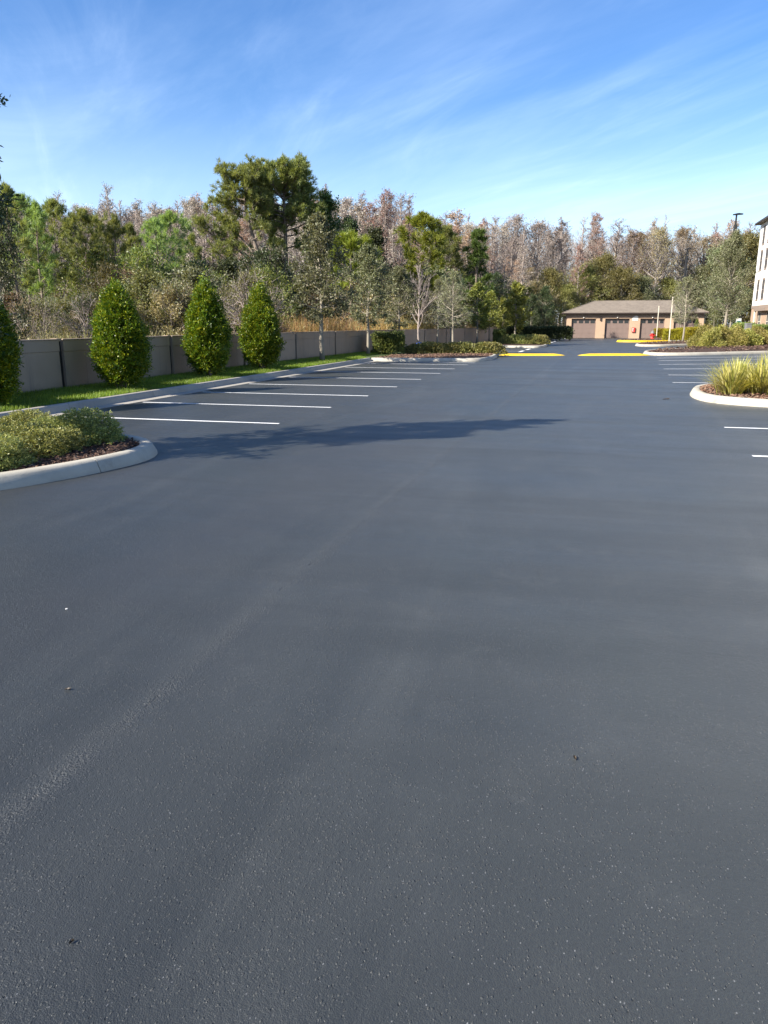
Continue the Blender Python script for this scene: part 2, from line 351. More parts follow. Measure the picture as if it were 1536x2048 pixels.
M['rustbits'] = leaf_mat('rusty_cypress_leaf', [(0.242, 0.1375, 0.0935), (0.352, 0.22, 0.154), (0.407, 0.286, 0.22)], transl=0.1, objvar=0.2)
M['topiary'] = leaf_mat('glossy_green_leaf', [(0.036, 0.08, 0.007), (0.075, 0.14, 0.009), (0.14, 0.21, 0.012), (0.3, 0.3, 0.014)], transl=0.25, rough=0.4, spec=0.35, objvar=0.08)
M['holly'] = leaf_mat('small_shrub_leaf', [(0.1, 0.12, 0.04), (0.17, 0.19, 0.06), (0.27, 0.27, 0.09), (0.38, 0.35, 0.12)], objvar=0.22)
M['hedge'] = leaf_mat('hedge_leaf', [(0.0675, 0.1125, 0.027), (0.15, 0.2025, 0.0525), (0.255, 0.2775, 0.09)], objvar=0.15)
M['goldhedge'] = leaf_mat('golden_hedge_leaf', [(0.16, 0.15, 0.015), (0.28, 0.24, 0.02), (0.40, 0.33, 0.03)], objvar=0.15)
M['varieg'] = leaf_mat('variegated_leaf', [(0.0805, 0.1035, 0.023), (0.1955, 0.1955, 0.0403), (0.368, 0.3335, 0.092), (0.483, 0.4255, 0.161)], objvar=0.2)
M['lily'] = leaf_mat('strap_leaf', [(0.22, 0.25, 0.05), (0.42, 0.41, 0.1), (0.54, 0.5, 0.15), (0.58, 0.55, 0.26)], transl=0.35, objvar=0.1)
M['lawn'] = leaf_mat('lawn_blade', [(0.09, 0.16, 0.018), (0.16, 0.245, 0.028), (0.25, 0.32, 0.05)], transl=0.35, objvar=0)
M['sedge'] = leaf_mat('dry_grass_blade', [(0.247, 0.143, 0.0562), (0.342, 0.22, 0.0875), (0.399, 0.308, 0.1375), (0.342, 0.33, 0.125)], transl=0.3, objvar=0.2)
M['palesedge'] = leaf_mat('pale_grass_blade', [(0.24, 0.20, 0.10), (0.36, 0.31, 0.17), (0.30, 0.29, 0.12)], transl=0.3, objvar=0.1)
M['goldsedge'] = leaf_mat('golden_grass_blade', [(0.22, 0.17, 0.05), (0.34, 0.27, 0.09), (0.40, 0.33, 0.13), (0.30, 0.20, 0.08)], transl=0.3, objvar=0.1)
M['chip'] = leaf_mat('bark_chip', [(0.0163, 0.0091, 0.0065), (0.0455, 0.0228, 0.0156), (0.091, 0.0488, 0.0325), (0.156, 0.1105, 0.0845)], transl=0, rough=0.85, objvar=0)
M['palechip'] = leaf_mat('sunlit_bark_chip', [(0.045, 0.0225, 0.015), (0.1125, 0.0562, 0.0338), (0.18, 0.105, 0.0675), (0.24, 0.1725, 0.1275)], transl=0, rough=0.85, objvar=0)  # paler copy of the bark chips with sun put into the colour
M['litter'] = leaf_mat('dead_leaf', [(0.03, 0.022, 0.016), (0.06, 0.045, 0.03)], transl=0, objvar=0)

# ------------------------------------------------------------------ ground, asphalt, lines
def sheet(name, pts, z, mat, parent=None, kind=None):
    g = G(); g.add([(x, y, z) for x, y in pts], q=[(0, 1, 2, 3)])
    o = g.build(name, mat, parent)
    if kind: o['kind'] = kind
    return o
terr = G()
nx = 60; xs = np.linspace(-700, 700, nx); ys = np.linspace(-300, 1100, nx)
vx = np.array([(x, y, -0.06) for y in ys for x in xs])
terr.add(vx, q=[(j * nx + i, j * nx + i + 1, (j + 1) * nx + i + 1, (j + 1) * nx + i) for j in range(nx - 1) for i in range(nx - 1)])
tag(terr.build('terrain', M['terrain']), kind='structure')
lot = sheet('asphalt_lot', [(-10.25, -25), (45, -25), (45, 97.5), (-10.25, 97.5)], 0.0, M['asphalt'], kind='structure')
LOT_RNG = np.random.default_rng(5)
def line(x0, y0, x1, y1, w=0.10):
    """painted line: a thin sheet with slightly uneven ends and edges"""
    d = np.array([x1 - x0, y1 - y0]); L = np.linalg.norm(d); d /= L; n = np.array([-d[1], d[0]]); k = max(2, int(L / 0.5))
    a, b = [], []
    for i in range(k + 1):
        p = np.array([x0, y0]) + d * L * i / k; e = LOT_RNG.normal(0, 0.004, 2)
        a.append((*(p + n * (w / 2 + e[0])), 0.004)); b.append((*(p - n * (w / 2 + e[1])), 0.004))
    g = G(); g.add(a + b, q=[(i, k + 1 + i, k + 2 + i, i + 1) for i in range(k)])
    return g.build('parking_line', M['paint'], lot)
LY = [9.75, 12.61, 15.41, 18.17, 21.02, 24.08, 27.19, 30.06, 33.2]
for i, y in enumerate(LY):
    if y > 10: line(-10.12, y - 0.12, -5.55, y)
line(-10.0, 35.0 - 0.1 - 0.05, -5.5, 34.95)
for x, y, x1, y1 in [(2.11, 11.22, 7.2, 11.3), (2.18, 14.27, 7.3, 14.4), (2.2, 24.95, 7.3, 25.5), (2.36, 28.57, 7.4, 29.4),
                     (2.46, 32.3, 7.5, 34.0), (2.53, 35.8, 7.6, 38.1), (2.74, 39.4, 7.8, 42.3), (2.84, 42.3, 9.4, 46.3)]:
    line(x, y, x1, y1, 0.10)
# far bays on the left: broken edge line and a few stall lines
for k in range(12):
    t = k / 11; line(-4.95 + 0.75 * t, 49 + k * 4.0, -4.9 + 0.75 * t, 51.3 + k * 4.0, 0.20)
for y in (49.2, 52.1, 66.5, 69.5, 72.5): line(-9.6, y, -5.0, y + 0.2, 0.12)

# ------------------------------------------------------------------ kerbs
def arc_path(pts, step=0.15):
    """Catmull-Rom through points, resampled evenly"""
    p = np.asarray(pts, float); out = []
    for i in range(len(p) - 1):
        p0 = p[max(i - 1, 0)]; p1 = p[i]; p2 = p[i + 1]; p3 = p[min(i + 2, len(p) - 1)]
        for t in np.linspace(0, 1, 20, endpoint=False):
            out.append(0.5 * ((2 * p1) + (p2 - p0) * t + (2 * p0 - 5 * p1 + 4 * p2 - p3) * t * t + (-p0 + 3 * p1 - 3 * p2 + p3) * t ** 3))
    out.append(p[-1]); out = np.array(out)
    d = np.r_[0, np.cumsum(np.linalg.norm(np.diff(out, axis=0), axis=1))]
    n = max(2, int(d[-1] / step)); s = np.linspace(0, d[-1], n + 1)
    return np.c_[np.interp(s, d, out[:, 0]), np.interp(s, d, out[:, 1])], s
KERB = [(0.0, -0.03), (0.0, 0.02), (0.055, 0.13), (0.085, 0.155), (0.125, 0.163), (0.20, 0.163), (0.225, 0.15), (0.23, 0.0)]
LOWK = [(-0.34, -0.03), (-0.34, 0.006), (-0.04, 0.012), (-0.012, 0.02), (0.02, 0.125), (0.05, 0.155), (0.085, 0.163), (0.15, 0.163), (0.165, 0.155), (0.17, 0.0)]
def kerb(parent, path, mat, prof=KERB, joint=3.0, gap=0.012, mats=None, step=0.15):
    """sweep a kerb profile along the path (profile offset grows to the LEFT of travel), cut by joints"""
    pts, s = arc_path(path, step); tan = np.gradient(pts, axis=0); tan /= np.linalg.norm(tan, axis=1)[:, None]
    nrm = np.c_[-tan[:, 1], tan[:, 0]]
    nsec = max(1, int(round(s[-1] / joint))); obs = []
    for k in range(nsec):
        a, b = s[-1] * k / nsec + gap / 2, s[-1] * (k + 1) / nsec - gap / 2
        ss = np.r_[a, s[(s > a + 0.01) & (s < b - 0.01)], b]
        px, py = np.interp(ss, s, pts[:, 0]), np.interp(ss, s, pts[:, 1]); qx, qy = np.interp(ss, s, nrm[:, 0]), np.interp(ss, s, nrm[:, 1])
        m = len(prof); v = [(x + u * o, y + w * o, z) for x, y, u, w in zip(px, py, qx, qy) for o, z in prof]
        q = [(i * m + j, i * m + j + 1, (i + 1) * m + j + 1, (i + 1) * m + j) for i in range(len(ss) - 1) for j in range(m - 1)]
        q = [(d, c, b_, a_) for a_, b_, c, d in q]
        g = G(); g.add(v, q=q)
        for base in (0, (len(ss) - 1) * m):
            cv_ = v[base:base + m] + [v[base + m - 1][:2] + (-0.03,)]
            lo_ = [(a_, b__, -0.03) for a_, b__, c_ in v[base:base + m]]
            g.add(v[base:base + m] + lo_, q=[(j, j + 1, m + j + 1, m + j) for j in range(m - 1)])
        o = g.build('kerb_section', mats(k, nsec) if mats else mat, parent); obs.append(o)
        nq = (len(ss) - 1) * (m - 1)
        for f in o.data.polygons: f.use_smooth = f.index < nq and prof is KERB
    return obs, pts, nrm
def bed(name, pts, z, mat, kind='structure', mound=0.0, rings=5):
    """filled bed, optionally mounded towards its middle"""
    p = np.asarray(pts, float); c = p.mean(0); n = len(p); v = []; q = []; t = []
    for r in range(rings):
        f = 1 - r / rings
        v += [(*(c + (x - c) * f), z + mound * (1 - f ** 2)) for x in p]
    v.append((*c, z + mound))
    for r in range(rings - 1):
        q += [(r * n + i, r * n + (i + 1) % n, (r + 1) * n + (i + 1) % n, (r + 1) * n + i) for i in range(n)]
    t = [((rings - 1) * n + i, (rings - 1) * n + (i + 1) % n, rings * n) for i in range(n)]
    g = G(); g.add(v, t=t, q=q); o = g.build(name, mat); tag(o, kind=kind); return o
def inside(poly, pts):
    poly = np.asarray(poly); x, y = pts[:, 0], pts[:, 1]; ins = np.zeros(len(pts), bool); j = len(poly) - 1
    for i in range(len(poly)):
        xi, yi = poly[i]; xj, yj = poly[j]
        c = ((yi > y) != (yj > y)) & (x < (xj - xi) * (y - yi) / (yj - yi + 1e-12) + xi); ins ^= c; j = i
    return ins
def chips(name, poly, z, dens, size, mat, seed, mound=0.0):
    """loose bark chips: small four-sided splinters lying at all angles"""
    rng = np.random.default_rng(seed); p = np.asarray(poly); lo, hi = p.min(0), p.max(0)
    n = int((hi - lo).prod() * dens); pt = rng.uniform(lo, hi, (n, 2)); pt = pt[inside(p, pt)]; n = len(pt)
    a = rng.uniform(0, 2 * PI, n); L = size * rng.uniform(0.5, 1.5, n); w = L * rng.uniform(0.25, 0.5, n); tilt = rng.normal(0, 0.3, n)
    c = p.mean(0); rr = np.clip(np.linalg.norm((pt - c) / ((hi - lo) / 2), axis=1), 0, 1)
    zz = z + mound * (1 - rr ** 2) + rng.uniform(0.0, 0.035, n)
    d = np.c_[np.cos(a) * np.cos(tilt), np.sin(a) * np.cos(tilt), np.sin(tilt)]; e = np.c_[-np.sin(a), np.cos(a), rng.normal(0, 0.4, n)]
    o = np.c_[pt, zz]
    v = np.stack([o - d * L[:, None] / 2, o + e * w[:, None] / 2, o + d * L[:, None] / 2, o - e * w[:, None] / 2, o + np.c_[np.zeros((n, 2)), w * 0.5]], 1)
    k = np.arange(n)[:, None] * 5
    t = np.concatenate([k + np.array([[0, 3, 4]]), k + np.array([[3, 2, 4]]), k + np.array([[2, 1, 4]]), k + np.array([[1, 0, 4]])])
    g = G(); g.add(v.reshape(-1, 3), t=t); return tag(g.build(name, mat), kind='stuff')

# left strip kerb with its gutter (travel +Y, planting side is -X = left of travel)
k_left = empty('kerb', (0, 0, 0), kind='structure')
kerb(k_left, [(-10.56, 10.2), (-10.56, 16), (-10.56, 22), (-10.56, 28), (-10.56, 35.15)], M['gutter'], LOWK, 3.05, step=0.5)
# island in the near left bay
NI = [(-10.75, 9.98), (-9, 9.98), (-7.4, 9.97), (-6.5, 9.72), (-5.95, 9.25), (-5.72, 8.6), (-5.80, 7.8), (-6.02, 7.05), (-6.25, 6.55), (-6.75, 5.8), (-7.6, 5.25), (-8.6, 5.0), (-10.9, 4.95)]
k_near = empty('kerb', (0, 0, 0), kind='structure')
_, p1, n1 = kerb(k_near, NI[::-1], M['kerb'], KERB, 3.0)
inner = p1 + n1 * 0.22
inner_near = np.vstack([inner, [(-10.7, 9.7)], [(-11.0, 5.2)]])[::1]
bed('mulch_bed', inner, 0.12, M['mulch'], mound=0.03)
chips('bark_mulch', inner, 0.125, 420, 0.06, M['chip'], 3)
# mid island
MI = [(-10.6, 35.2), (-9.3, 35.3), (-7.0, 35.75), (-6.0, 35.95), (-5.45, 36.4), (-5.2, 37.6), (-5.2, 39.6), (-5.35, 41.5), (-5.7, 44.0), (-6.3, 45.6), (-7.4, 46.3), (-10.6, 46.4)]
k_mid = empty('kerb', (0, 0, 0), kind='structure')
_, p2, n2_ = kerb(k_mid, MI, M['kerb'], KERB, 4.0)
i2 = p2 + n2_ * 0.22; bed('mulch_bed', i2, 0.13, M['mulch'], mound=0.05); chips('bark_mulch', i2, 0.14, 90, 0.075, M['palechip'], 4, 0.05)
# far island on the left
FI = [(-10.2, 57.3), (-8.0, 57.3), (-5.2, 57.4), (-4.35, 57.8), (-4.05, 59.5), (-4.1, 62.5), (-4.4, 65.0), (-5.2, 66.0), (-10.2, 66.2)]
k_far = empty('kerb', (0, 0, 0), kind='structure')
_, p3, n3_ = kerb(k_far, FI, M['kerb'], KERB, 5.0, step=0.4)
i3 = p3 + n3_ * 0.22; bed('mulch_bed', i3, 0.13, M['mulch'], mound=0.05)
# near right island
RI = [(13.0, 16.6), (9.0, 16.8), (5.4, 17.35), (3.58, 18.01), (2.75, 18.5), (2.38, 19.1), (2.25, 19.95), (2.3, 21.0), (2.55, 22.1), (3.1, 22.9), (4.4, 23.3), (13.0, 23.6)]
k_ri = empty('kerb', (0, 0, 0), kind='structure')
_, p4, n4_ = kerb(k_ri, [(x, y) for x, y in RI][::-1], M['kerb'], KERB, 3.0)
i4 = p4 + n4_ * 0.22; bed('mulch_bed', i4, 0.12, M['mulch'], mound=0.05); chips('bark_mulch', i4, 0.125, 170, 0.09, M['palechip'], 5, 0.04)
# right islands beyond the yellow bars
def right_island(pts, seed, mound, step=0.3, joint=4.5, mats=None):
    k = empty('kerb', (0, 0, 0), kind='structure')
    _, p, n = kerb(k, pts, M['kerb'], KERB, joint, step=step, mats=mats)
    i = p + n * 0.22; bed('mulch_bed', i, 0.12, M['mulch'], mound=mound); chips('bark_mulch', i, 0.13, 22, 0.16, M['chip'], seed, mound); return i
right_island([(24, 66), (15, 61.5), (8.0, 56.8), (4.4, 53.6), (3.0, 51.2), (2.45, 48.2), (2.6, 46.4), (3.4, 45.8), (5.0, 46.4), (7.55, 48.5), (9.71, 50.4), (16, 55.9), (24, 62.8)], 6, 0.20)
right_island([(20, 77), (9.0, 74), (4.6, 71), (3.2, 69), (2.7, 66), (2.75, 63.9), (3.4, 63.2), (4.82, 63.7), (7.38, 66.8), (12, 70.5), (20, 75.5)], 7, 0.12, 0.4)
right_island([(18, 89), (8.0, 86.5), (4.0, 84), (2.2, 81.5), (1.5, 79), (1.6, 77.9), (2.6, 77.3), (4.02, 77.6), (6.26, 79.3), (11, 83), (18, 87)], 8, 0.08, 0.4, 3.5,
             mats=lambda k, n: M['yellow'] if 0.42 < (k + 0.5) / n < 0.66 else M['kerb'])

# yellow bars: low rounded humps painted across the lane
def speed_bump(x0, y0, x1, y1, label):
    d = np.array([x1 - x0, y1 - y0]); L = np.linalg.norm(d); k = 40; g = G(); prof = np.linspace(-1, 1, 9); v = []
    for i in range(k + 1):
        t = i / k; s = min(1, min(t, 1 - t) / 0.16) ** 0.7
        for u in prof: v.append((t * L, u * 0.26 * max(s, 0.05), 0.001 + 0.105 * s * (1 - abs(u) ** 2.2)))
    m = len(prof); g.add(v, q=[(i * m + j, (i + 1) * m + j, (i + 1) * m + j + 1, i * m + j + 1) for i in range(k) for j in range(m - 1)])
    o = g.build('speed_bump', M['yellow'], smooth=True); o.location = (x0, y0, 0); o.rotation_euler = (0, 0, math.atan2(d[1], d[0]))
    return tag(o, label, 'speed bump', 'yellow bars across the lane')
speed_bump(-5.6, 43.4, -1.92, 44.45, 'yellow painted speed bump running from the left shrub island, the shorter bar')
speed_bump(-1.24, 44.6, 2.75, 46.0, 'yellow painted speed bump touching the right kerb, the longer bar')

# ------------------------------------------------------------------ lawn strip and perimeter wall
lawn = G()
lawn.add([(-10.72, 9.7, 0.14), (-10.72, 35.2, 0.15), (-13.6, 35.2, 0.24), (-13.6, 4, 0.24), (-10.95, 4, 0.13), (-10.95, 9.7, 0.13)], q=[(0, 1, 2, 3)])
lawn.add([(-10.6, 46.2, 0.13), (-9.6, 57, 0.13), (-8.2, 92, 0.13), (-16, 92, 0.2), (-13.6, 46.2, 0.22)], t=[(0, 1, 4), (1, 2, 3), (1, 3, 4)])
lawn.add([(-10.6, 35.2, 0.135), (-10.6, 46.3, 0.13), (-13.6, 46.3, 0.22), (-13.6, 35.2, 0.235)], q=[(0, 1, 2, 3)])
tag(lawn.build('grass_strip', M['soil']), kind='structure')
def blades(name, poly, zf, n, h, w, mat, seed, bend=0.5):
    rng = np.random.default_rng(seed); p = np.asarray(poly); lo, hi = p.min(0), p.max(0)
    pt = rng.uniform(lo, hi, (int(n * 1.6), 2)); pt = pt[inside(p, pt)][:n]; n = len(pt)
    hh = h * rng.uniform(0.5, 1.3, n); a = rng.uniform(0, 2 * PI, n); b = rng.uniform(0, bend, n) * hh
    z0 = zf(pt[:, 0], pt[:, 1]); o = np.c_[pt, z0]
    sd = np.c_[np.cos(a), np.sin(a), np.zeros(n)] * (w * rng.uniform(0.6, 1.3, n))[:, None]; ld = np.c_[-np.sin(a) * b, np.cos(a) * b, hh]
    v = np.stack([o - sd, o + sd, o + ld], 1); g = G(); g.add(v.reshape(-1, 3), t=np.arange(3 * n).reshape(n, 3))
    return tag(g.build(name, mat), kind='stuff')
lawn_z = lambda x, y: 0.13 + np.clip(-10.8 - x, 0, 3) * 0.035
blades('lawn_grass', [(-10.80, 10.0), (-10.80, 24), (-13.0, 24), (-13.0, 8), (-11, 8)], lawn_z, 70000, 0.075, 0.006, M['lawn'], 1)
blades('lawn_grass', [(-10.80, 24), (-10.80, 35.2), (-11.4, 36), (-11.4, 44), (-13.0, 44), (-13.0, 24)], lawn_z, 50000, 0.09, 0.009, M['lawn'], 2)

# precast wall: panels between recessed joints coloured near-black as groove shade, each panel with a coping band
wall = empty('perimeter_wall', (-12.6, 20, 0.1), label='long tan precast concrete panel wall behind the grass strip', cat='wall')
WP = WALL
wpts, ws = arc_path(WP, 0.5)
def wpos(s):
    return np.array([np.interp(s, ws, wpts[:, 0]), np.interp(s, ws, wpts[:, 1])])
s15 = float(np.interp(15.95, wpts[:, 1], ws))
joints = [s15 + 5.02 * k for k in range(-2, 14)]
for k in range(len(joints) - 1):
    a, b = wpos(joints[k]), wpos(joints[k + 1]); d = b - a; L = float(np.linalg.norm(d)); 
    rng = np.random.default_rng(50 + k); zt = 1.36 - 0.003 * k + rng.normal(0, 0.004)
    p = G()
    p.box(0.085, L - 0.085, -0.10, 0.065, -0.1, zt - 0.30)            # body (face at -y local)
    p.box(0.075, L - 0.075, -0.112, 0.065, zt - 0.297, zt - 0.03)     # coping band, proud of the body
    p.box(0.06, L - 0.06, -0.128, 0.08, zt - 0.027, zt)               # thin cap
    p.box(0.9, L - 0.9, -0.104, -0.0975, 0.02, zt - 0.36)             # faint raised field
    o = p.build('wall_panel', M['wall'], wall); o.location = Vector((a[0] + 12.6, a[1] - 20, -0.1 + 0.05)); o.rotation_euler = (0, 0, math.atan2(d[1], d[0]))
    bevel(o, 0.012, 1)
    q = G(); q.box(-0.082, 0.082, -0.03, 0.10, -0.1, zt - 0.06); q.box(-0.09, 0.09, -0.06, 0.11, zt - 0.055, zt + 0.012)
    c = q.build('post', M['walldark'], wall); c.location = o.location; c.rotation_euler = o.rotation_euler
    c.data.materials.append(M['wall'])
    for f in c.data.polygons:
        if f.index >= 6: f.material_index = 1

# ------------------------------------------------------------------ plant builders
def unit(v): return v / (np.linalg.norm(v, axis=-1, keepdims=True) + 1e-9)
def leaf_cards(g, c, n_dir, L, w, rng, tilt=0.6):
    """diamond leaves at points c, long axis roughly along n_dir"""
    n = len(c); d = unit(n_dir + rng.normal(0, tilt, (n, 3))); s = unit(np.cross(d, unit(rng.normal(0, 1, (n, 3)))))
    LL = (L * rng.uniform(0.6, 1.35, n))[:, None]; ww = (w * rng.uniform(0.6, 1.35, n))[:, None]
    v = np.stack([c, c + d * LL * 0.5 + s * ww * 0.5, c + d * LL, c + d * LL * 0.5 - s * ww * 0.5], 1)
    g.add(v.reshape(-1, 3), q=np.arange(4 * n).reshape(n, 4))
def needles(g, c, d0, L, w, rng, k=12, spread=0.75):
    """needle tufts: k thin blades fanning out of every point"""
    n = len(c); c = np.repeat(c, k, 0); d = unit(np.repeat(d0, k, 0) + rng.normal(0, spread, (n * k, 3)))
    s = unit(np.cross(d, rng.normal(0, 1, (n * k, 3)))) * w * 0.5; LL = (L * rng.uniform(0.7, 1.2, n * k))[:, None]
    v = np.stack([c - s * 0.5, c + s * 0.5, c + d * LL * 0.6 + s, c + d * LL], 1)
    g.add(v.reshape(-1, 3), q=np.arange(4 * n * k).reshape(-1, 4))
def grow(rng, H, tr, clear, prof, n1, e_lo, e_hi, curv=0.25, n2=8, l2=0.38, n3=0, lean=(0, 0), wob=0.015, sides=7, spread=0.7, s0=0.25, tw=0.006, top=0.97, trunk_pts=None, az_bias=None):
    """trunk, limbs, branchlets; returns the wood and the branchlet segments that carry leaves"""
    g = G(); nz = 12
    if trunk_pts is None:
        zs = np.linspace(0, H, nz); wx = np.cumsum(rng.normal(0, wob * H / 3, nz)); wy = np.cumsum(rng.normal(0, wob * H / 3, nz))
        wx -= wx[0]; wy -= wy[0]
        tp = np.c_[wx + lean[0] * (zs / H) ** 1.3, wy + lean[1] * (zs / H) ** 1.3, zs]
    else:
        tp, _ = arc3(trunk_pts, nz)
    tt = np.linspace(0, 1, len(tp)); rad = tr * (1 - tt) ** 0.75 + tw; rad[0] *= 1.25
    g.tube(tp, rad, sides)
    P0, P1 = [], []
    for i in range(n1):
        u = (i + rng.uniform(0, 1)) / n1; t = clear + (top - clear) * u
        b = np.array([np.interp(t, tt, tp[:, j]) for j in range(3)])
        az = i * 2.399 + rng.normal(0, 0.5)
        if az_bias is not None and rng.uniform() < az_bias[1]: az = az_bias[0] + rng.normal(0, 0.6)
        e = e_lo + (e_hi - e_lo) * u + rng.normal(0, 0.12)
        L = prof(t) * rng.uniform(0.7, 1.15)
        if L < 0.05: continue
        d = np.array([math.cos(az) * math.cos(e), math.sin(az) * math.cos(e), math.sin(e)]); pts = [b]
        for k in range(5):
            d = unit(d + np.array([0, 0, curv * 0.2]) + rng.normal(0, 0.10, 3)); pts.append(pts[-1] + d * L / 5)
        pts = np.array(pts); r0 = min(tr * (1 - t) ** 0.75 * 0.62 + tw, 0.022 * L + tw)
        g.tube(pts, np.linspace(r0, tw * 0.7, 6), 4, cap=False)
        P0.append(pts[4]); P1.append(pts[5])
        for j in range(n2):
            s = rng.uniform(s0, 1.0); x = s * 5; k = min(int(x), 4); q = pts[k] + (pts[k + 1] - pts[k]) * (x - k)
            dd = unit(unit(pts[k + 1] - pts[k]) + rng.normal(0, spread, 3) + np.array([0, 0, curv * 0.4])); LL = L * l2 * rng.uniform(0.5, 1.2) * (1.25 - 0.6 * s)
            e1 = q + dd * LL; mid = q + dd * LL * 0.5 + rng.normal(0, 0.05 * LL, 3)
            g.tube(np.array([q, mid, e1]), [tw * 1.1 + 0.004 * LL, tw * 0.8, tw * 0.4], 3, cap=False)
            P0.append(q); P1.append(e1)
            for m in range(n3):
                f = rng.uniform(0.3, 1.0); q2 = q + (e1 - q) * f; d3 = unit(dd + rng.normal(0, spread, 3)); e2 = q2 + d3 * LL * 0.45 * rng.uniform(0.6, 1.3)
                g.tube(np.array([q2, e2]), [tw * 0.7, tw * 0.35], 3, cap=False); P0.append(q2); P1.append(e2)
    return g, np.array(P0), np.array(P1), tp
def arc3(pts, n):
    p = np.asarray(pts, float); out = []
    for i in range(len(p) - 1):
        p0, p1, p2, p3 = p[max(i - 1, 0)], p[i], p[i + 1], p[min(i + 2, len(p) - 1)]
        for t in np.linspace(0, 1, 10, endpoint=False):
            out.append(0.5 * ((2 * p1) + (p2 - p0) * t + (2 * p0 - 5 * p1 + 4 * p2 - p3) * t * t + (-p0 + 3 * p1 - 3 * p2 + p3) * t ** 3))
    out.append(p[-1]); out = np.array(out); d = np.r_[0, np.cumsum(np.linalg.norm(np.diff(out, axis=0), axis=1))]
    s = np.linspace(0, d[-1], n); return np.c_[[np.interp(s, d, out[:, j]) for j in range(3)]].T, s
def along(P0, P1, per, rng, jit, lo=0.2, hi=1.05):
    i = np.repeat(np.arange(len(P0)), per); f = rng.uniform(lo, hi, len(i))[:, None]
    return P0[i] + (P1[i] - P0[i]) * f + rng.normal(0, jit, (len(i), 3)), unit(P1[i] - P0[i])
PROTO = {}
def proto(key, name, wood, wmat, crown, cmat, crown_name='crown', wood_name='trunk'):
    """a plant as unlinked mesh data; make() links instances of it"""
    PROTO[key] = (name, [(wood_name, wood.mesh(wood_name, wmat, True) if wood else None), (crown_name, crown.mesh(crown_name, cmat) if crown else None)])
def make(key, x, y, z, h, rz, label, cat, group=None, mat=None, wide=1.0, name=None, parts=True):
    nm, ch = PROTO[key]
    o = empty(name or nm, (x, y, z), rz, label=label, cat=cat, group=group); o.scale = (h * wide, h * wide, h)
    for cn, me in ch:
        if me is None: continue
        c = bpy.data.objects.new(cn, me); COL.objects.link(c); c.parent = o
        if mat and cn != 'trunk': obj_mat(c, mat)
    return o
# all prototypes are built one unit tall and scaled by the height they are placed with
def norm(H, *gs):
    for g in gs:
        g.v = [v / H for v in g.v]
def proto_pine(key, seed, H=9.0, clear=0.42, wmax=1.7, n1=34, tufts=3, L=0.36, mat='needle', dense=1.0, lean=(0, 0), az_bias=None, trunk=None, prof=None, n2=6, tr=0.12, k=11):
    rng = np.random.default_rng(seed)
    pf = prof or (lambda t: wmax * (0.35 + 0.65 * math.sin(PI * min(1, max(0.05, (t - clear) / (1 - clear))) ** 0.75)) * (1.0 if t < 0.8 else (1.02 - t) / 0.22 + 0.15))
    g, P0, P1, tp = grow(rng, H, tr, clear, pf, n1, 0.15, 0.9, 0.35, n2, 0.36, lean=lean, az_bias=az_bias, trunk_pts=trunk, s0=0.4, wob=0.01)
    c = G(); pts, d = along(P0, P1, tufts, rng, 0.03, 0.55, 1.05); needles(c, pts, d + np.array([0, 0, 0.35]), L, L * 0.10, rng, k)
    top = tp[-1] + np.array([[0, 0, -0.1]] * 3) * np.arange(3)[:, None]; needles(c, top, np.array([[0, 0, 1.0]] * 3), L * 1.2, L * 0.10, rng, 16, 0.5)
    for i in range(9):                                   # a few dead snags under the crown
        t = rng.uniform(clear * 0.45, clear); b = np.array([np.interp(t * H, tp[:, 2], tp[:, j]) for j in range(3)]); a = rng.uniform(0, 2 * PI); Ls = rng.uniform(0.3, 1.0)
        g.tube(np.array([b, b + np.array([math.cos(a), math.sin(a), 0.15]) * Ls]), [0.02, 0.008], 3, cap=False)
    norm(H, g, c); proto(key, 'pine_tree', g, M['pinebark'], c, M[mat])
for i in range(4): proto_pine('pine%d' % i, 100 + i, clear=0.36 + 0.05 * i, wmax=1.45 + 0.15 * i, n1=32 + 3 * i, lean=(0.2 * (i - 1.5), 0.1))
proto_pine('bright', 120, H=9.5, clear=0.40, wmax=2.0, n1=48, n2=8, mat='needlebright', L=0.40, tufts=3, k=12)
proto_pine('dark', 121, H=8.5, clear=0.08, wmax=2.1, n1=46, mat='needledark', L=0.42, tufts=3, k=12, prof=lambda t: 2.3 * (1.03 - t) ** 0.75 + 0.1)
proto_pine('young', 122, H=6.0, clear=0.5, wmax=1.4, n1=24, mat='needlebright', L=0.36, tufts=3)
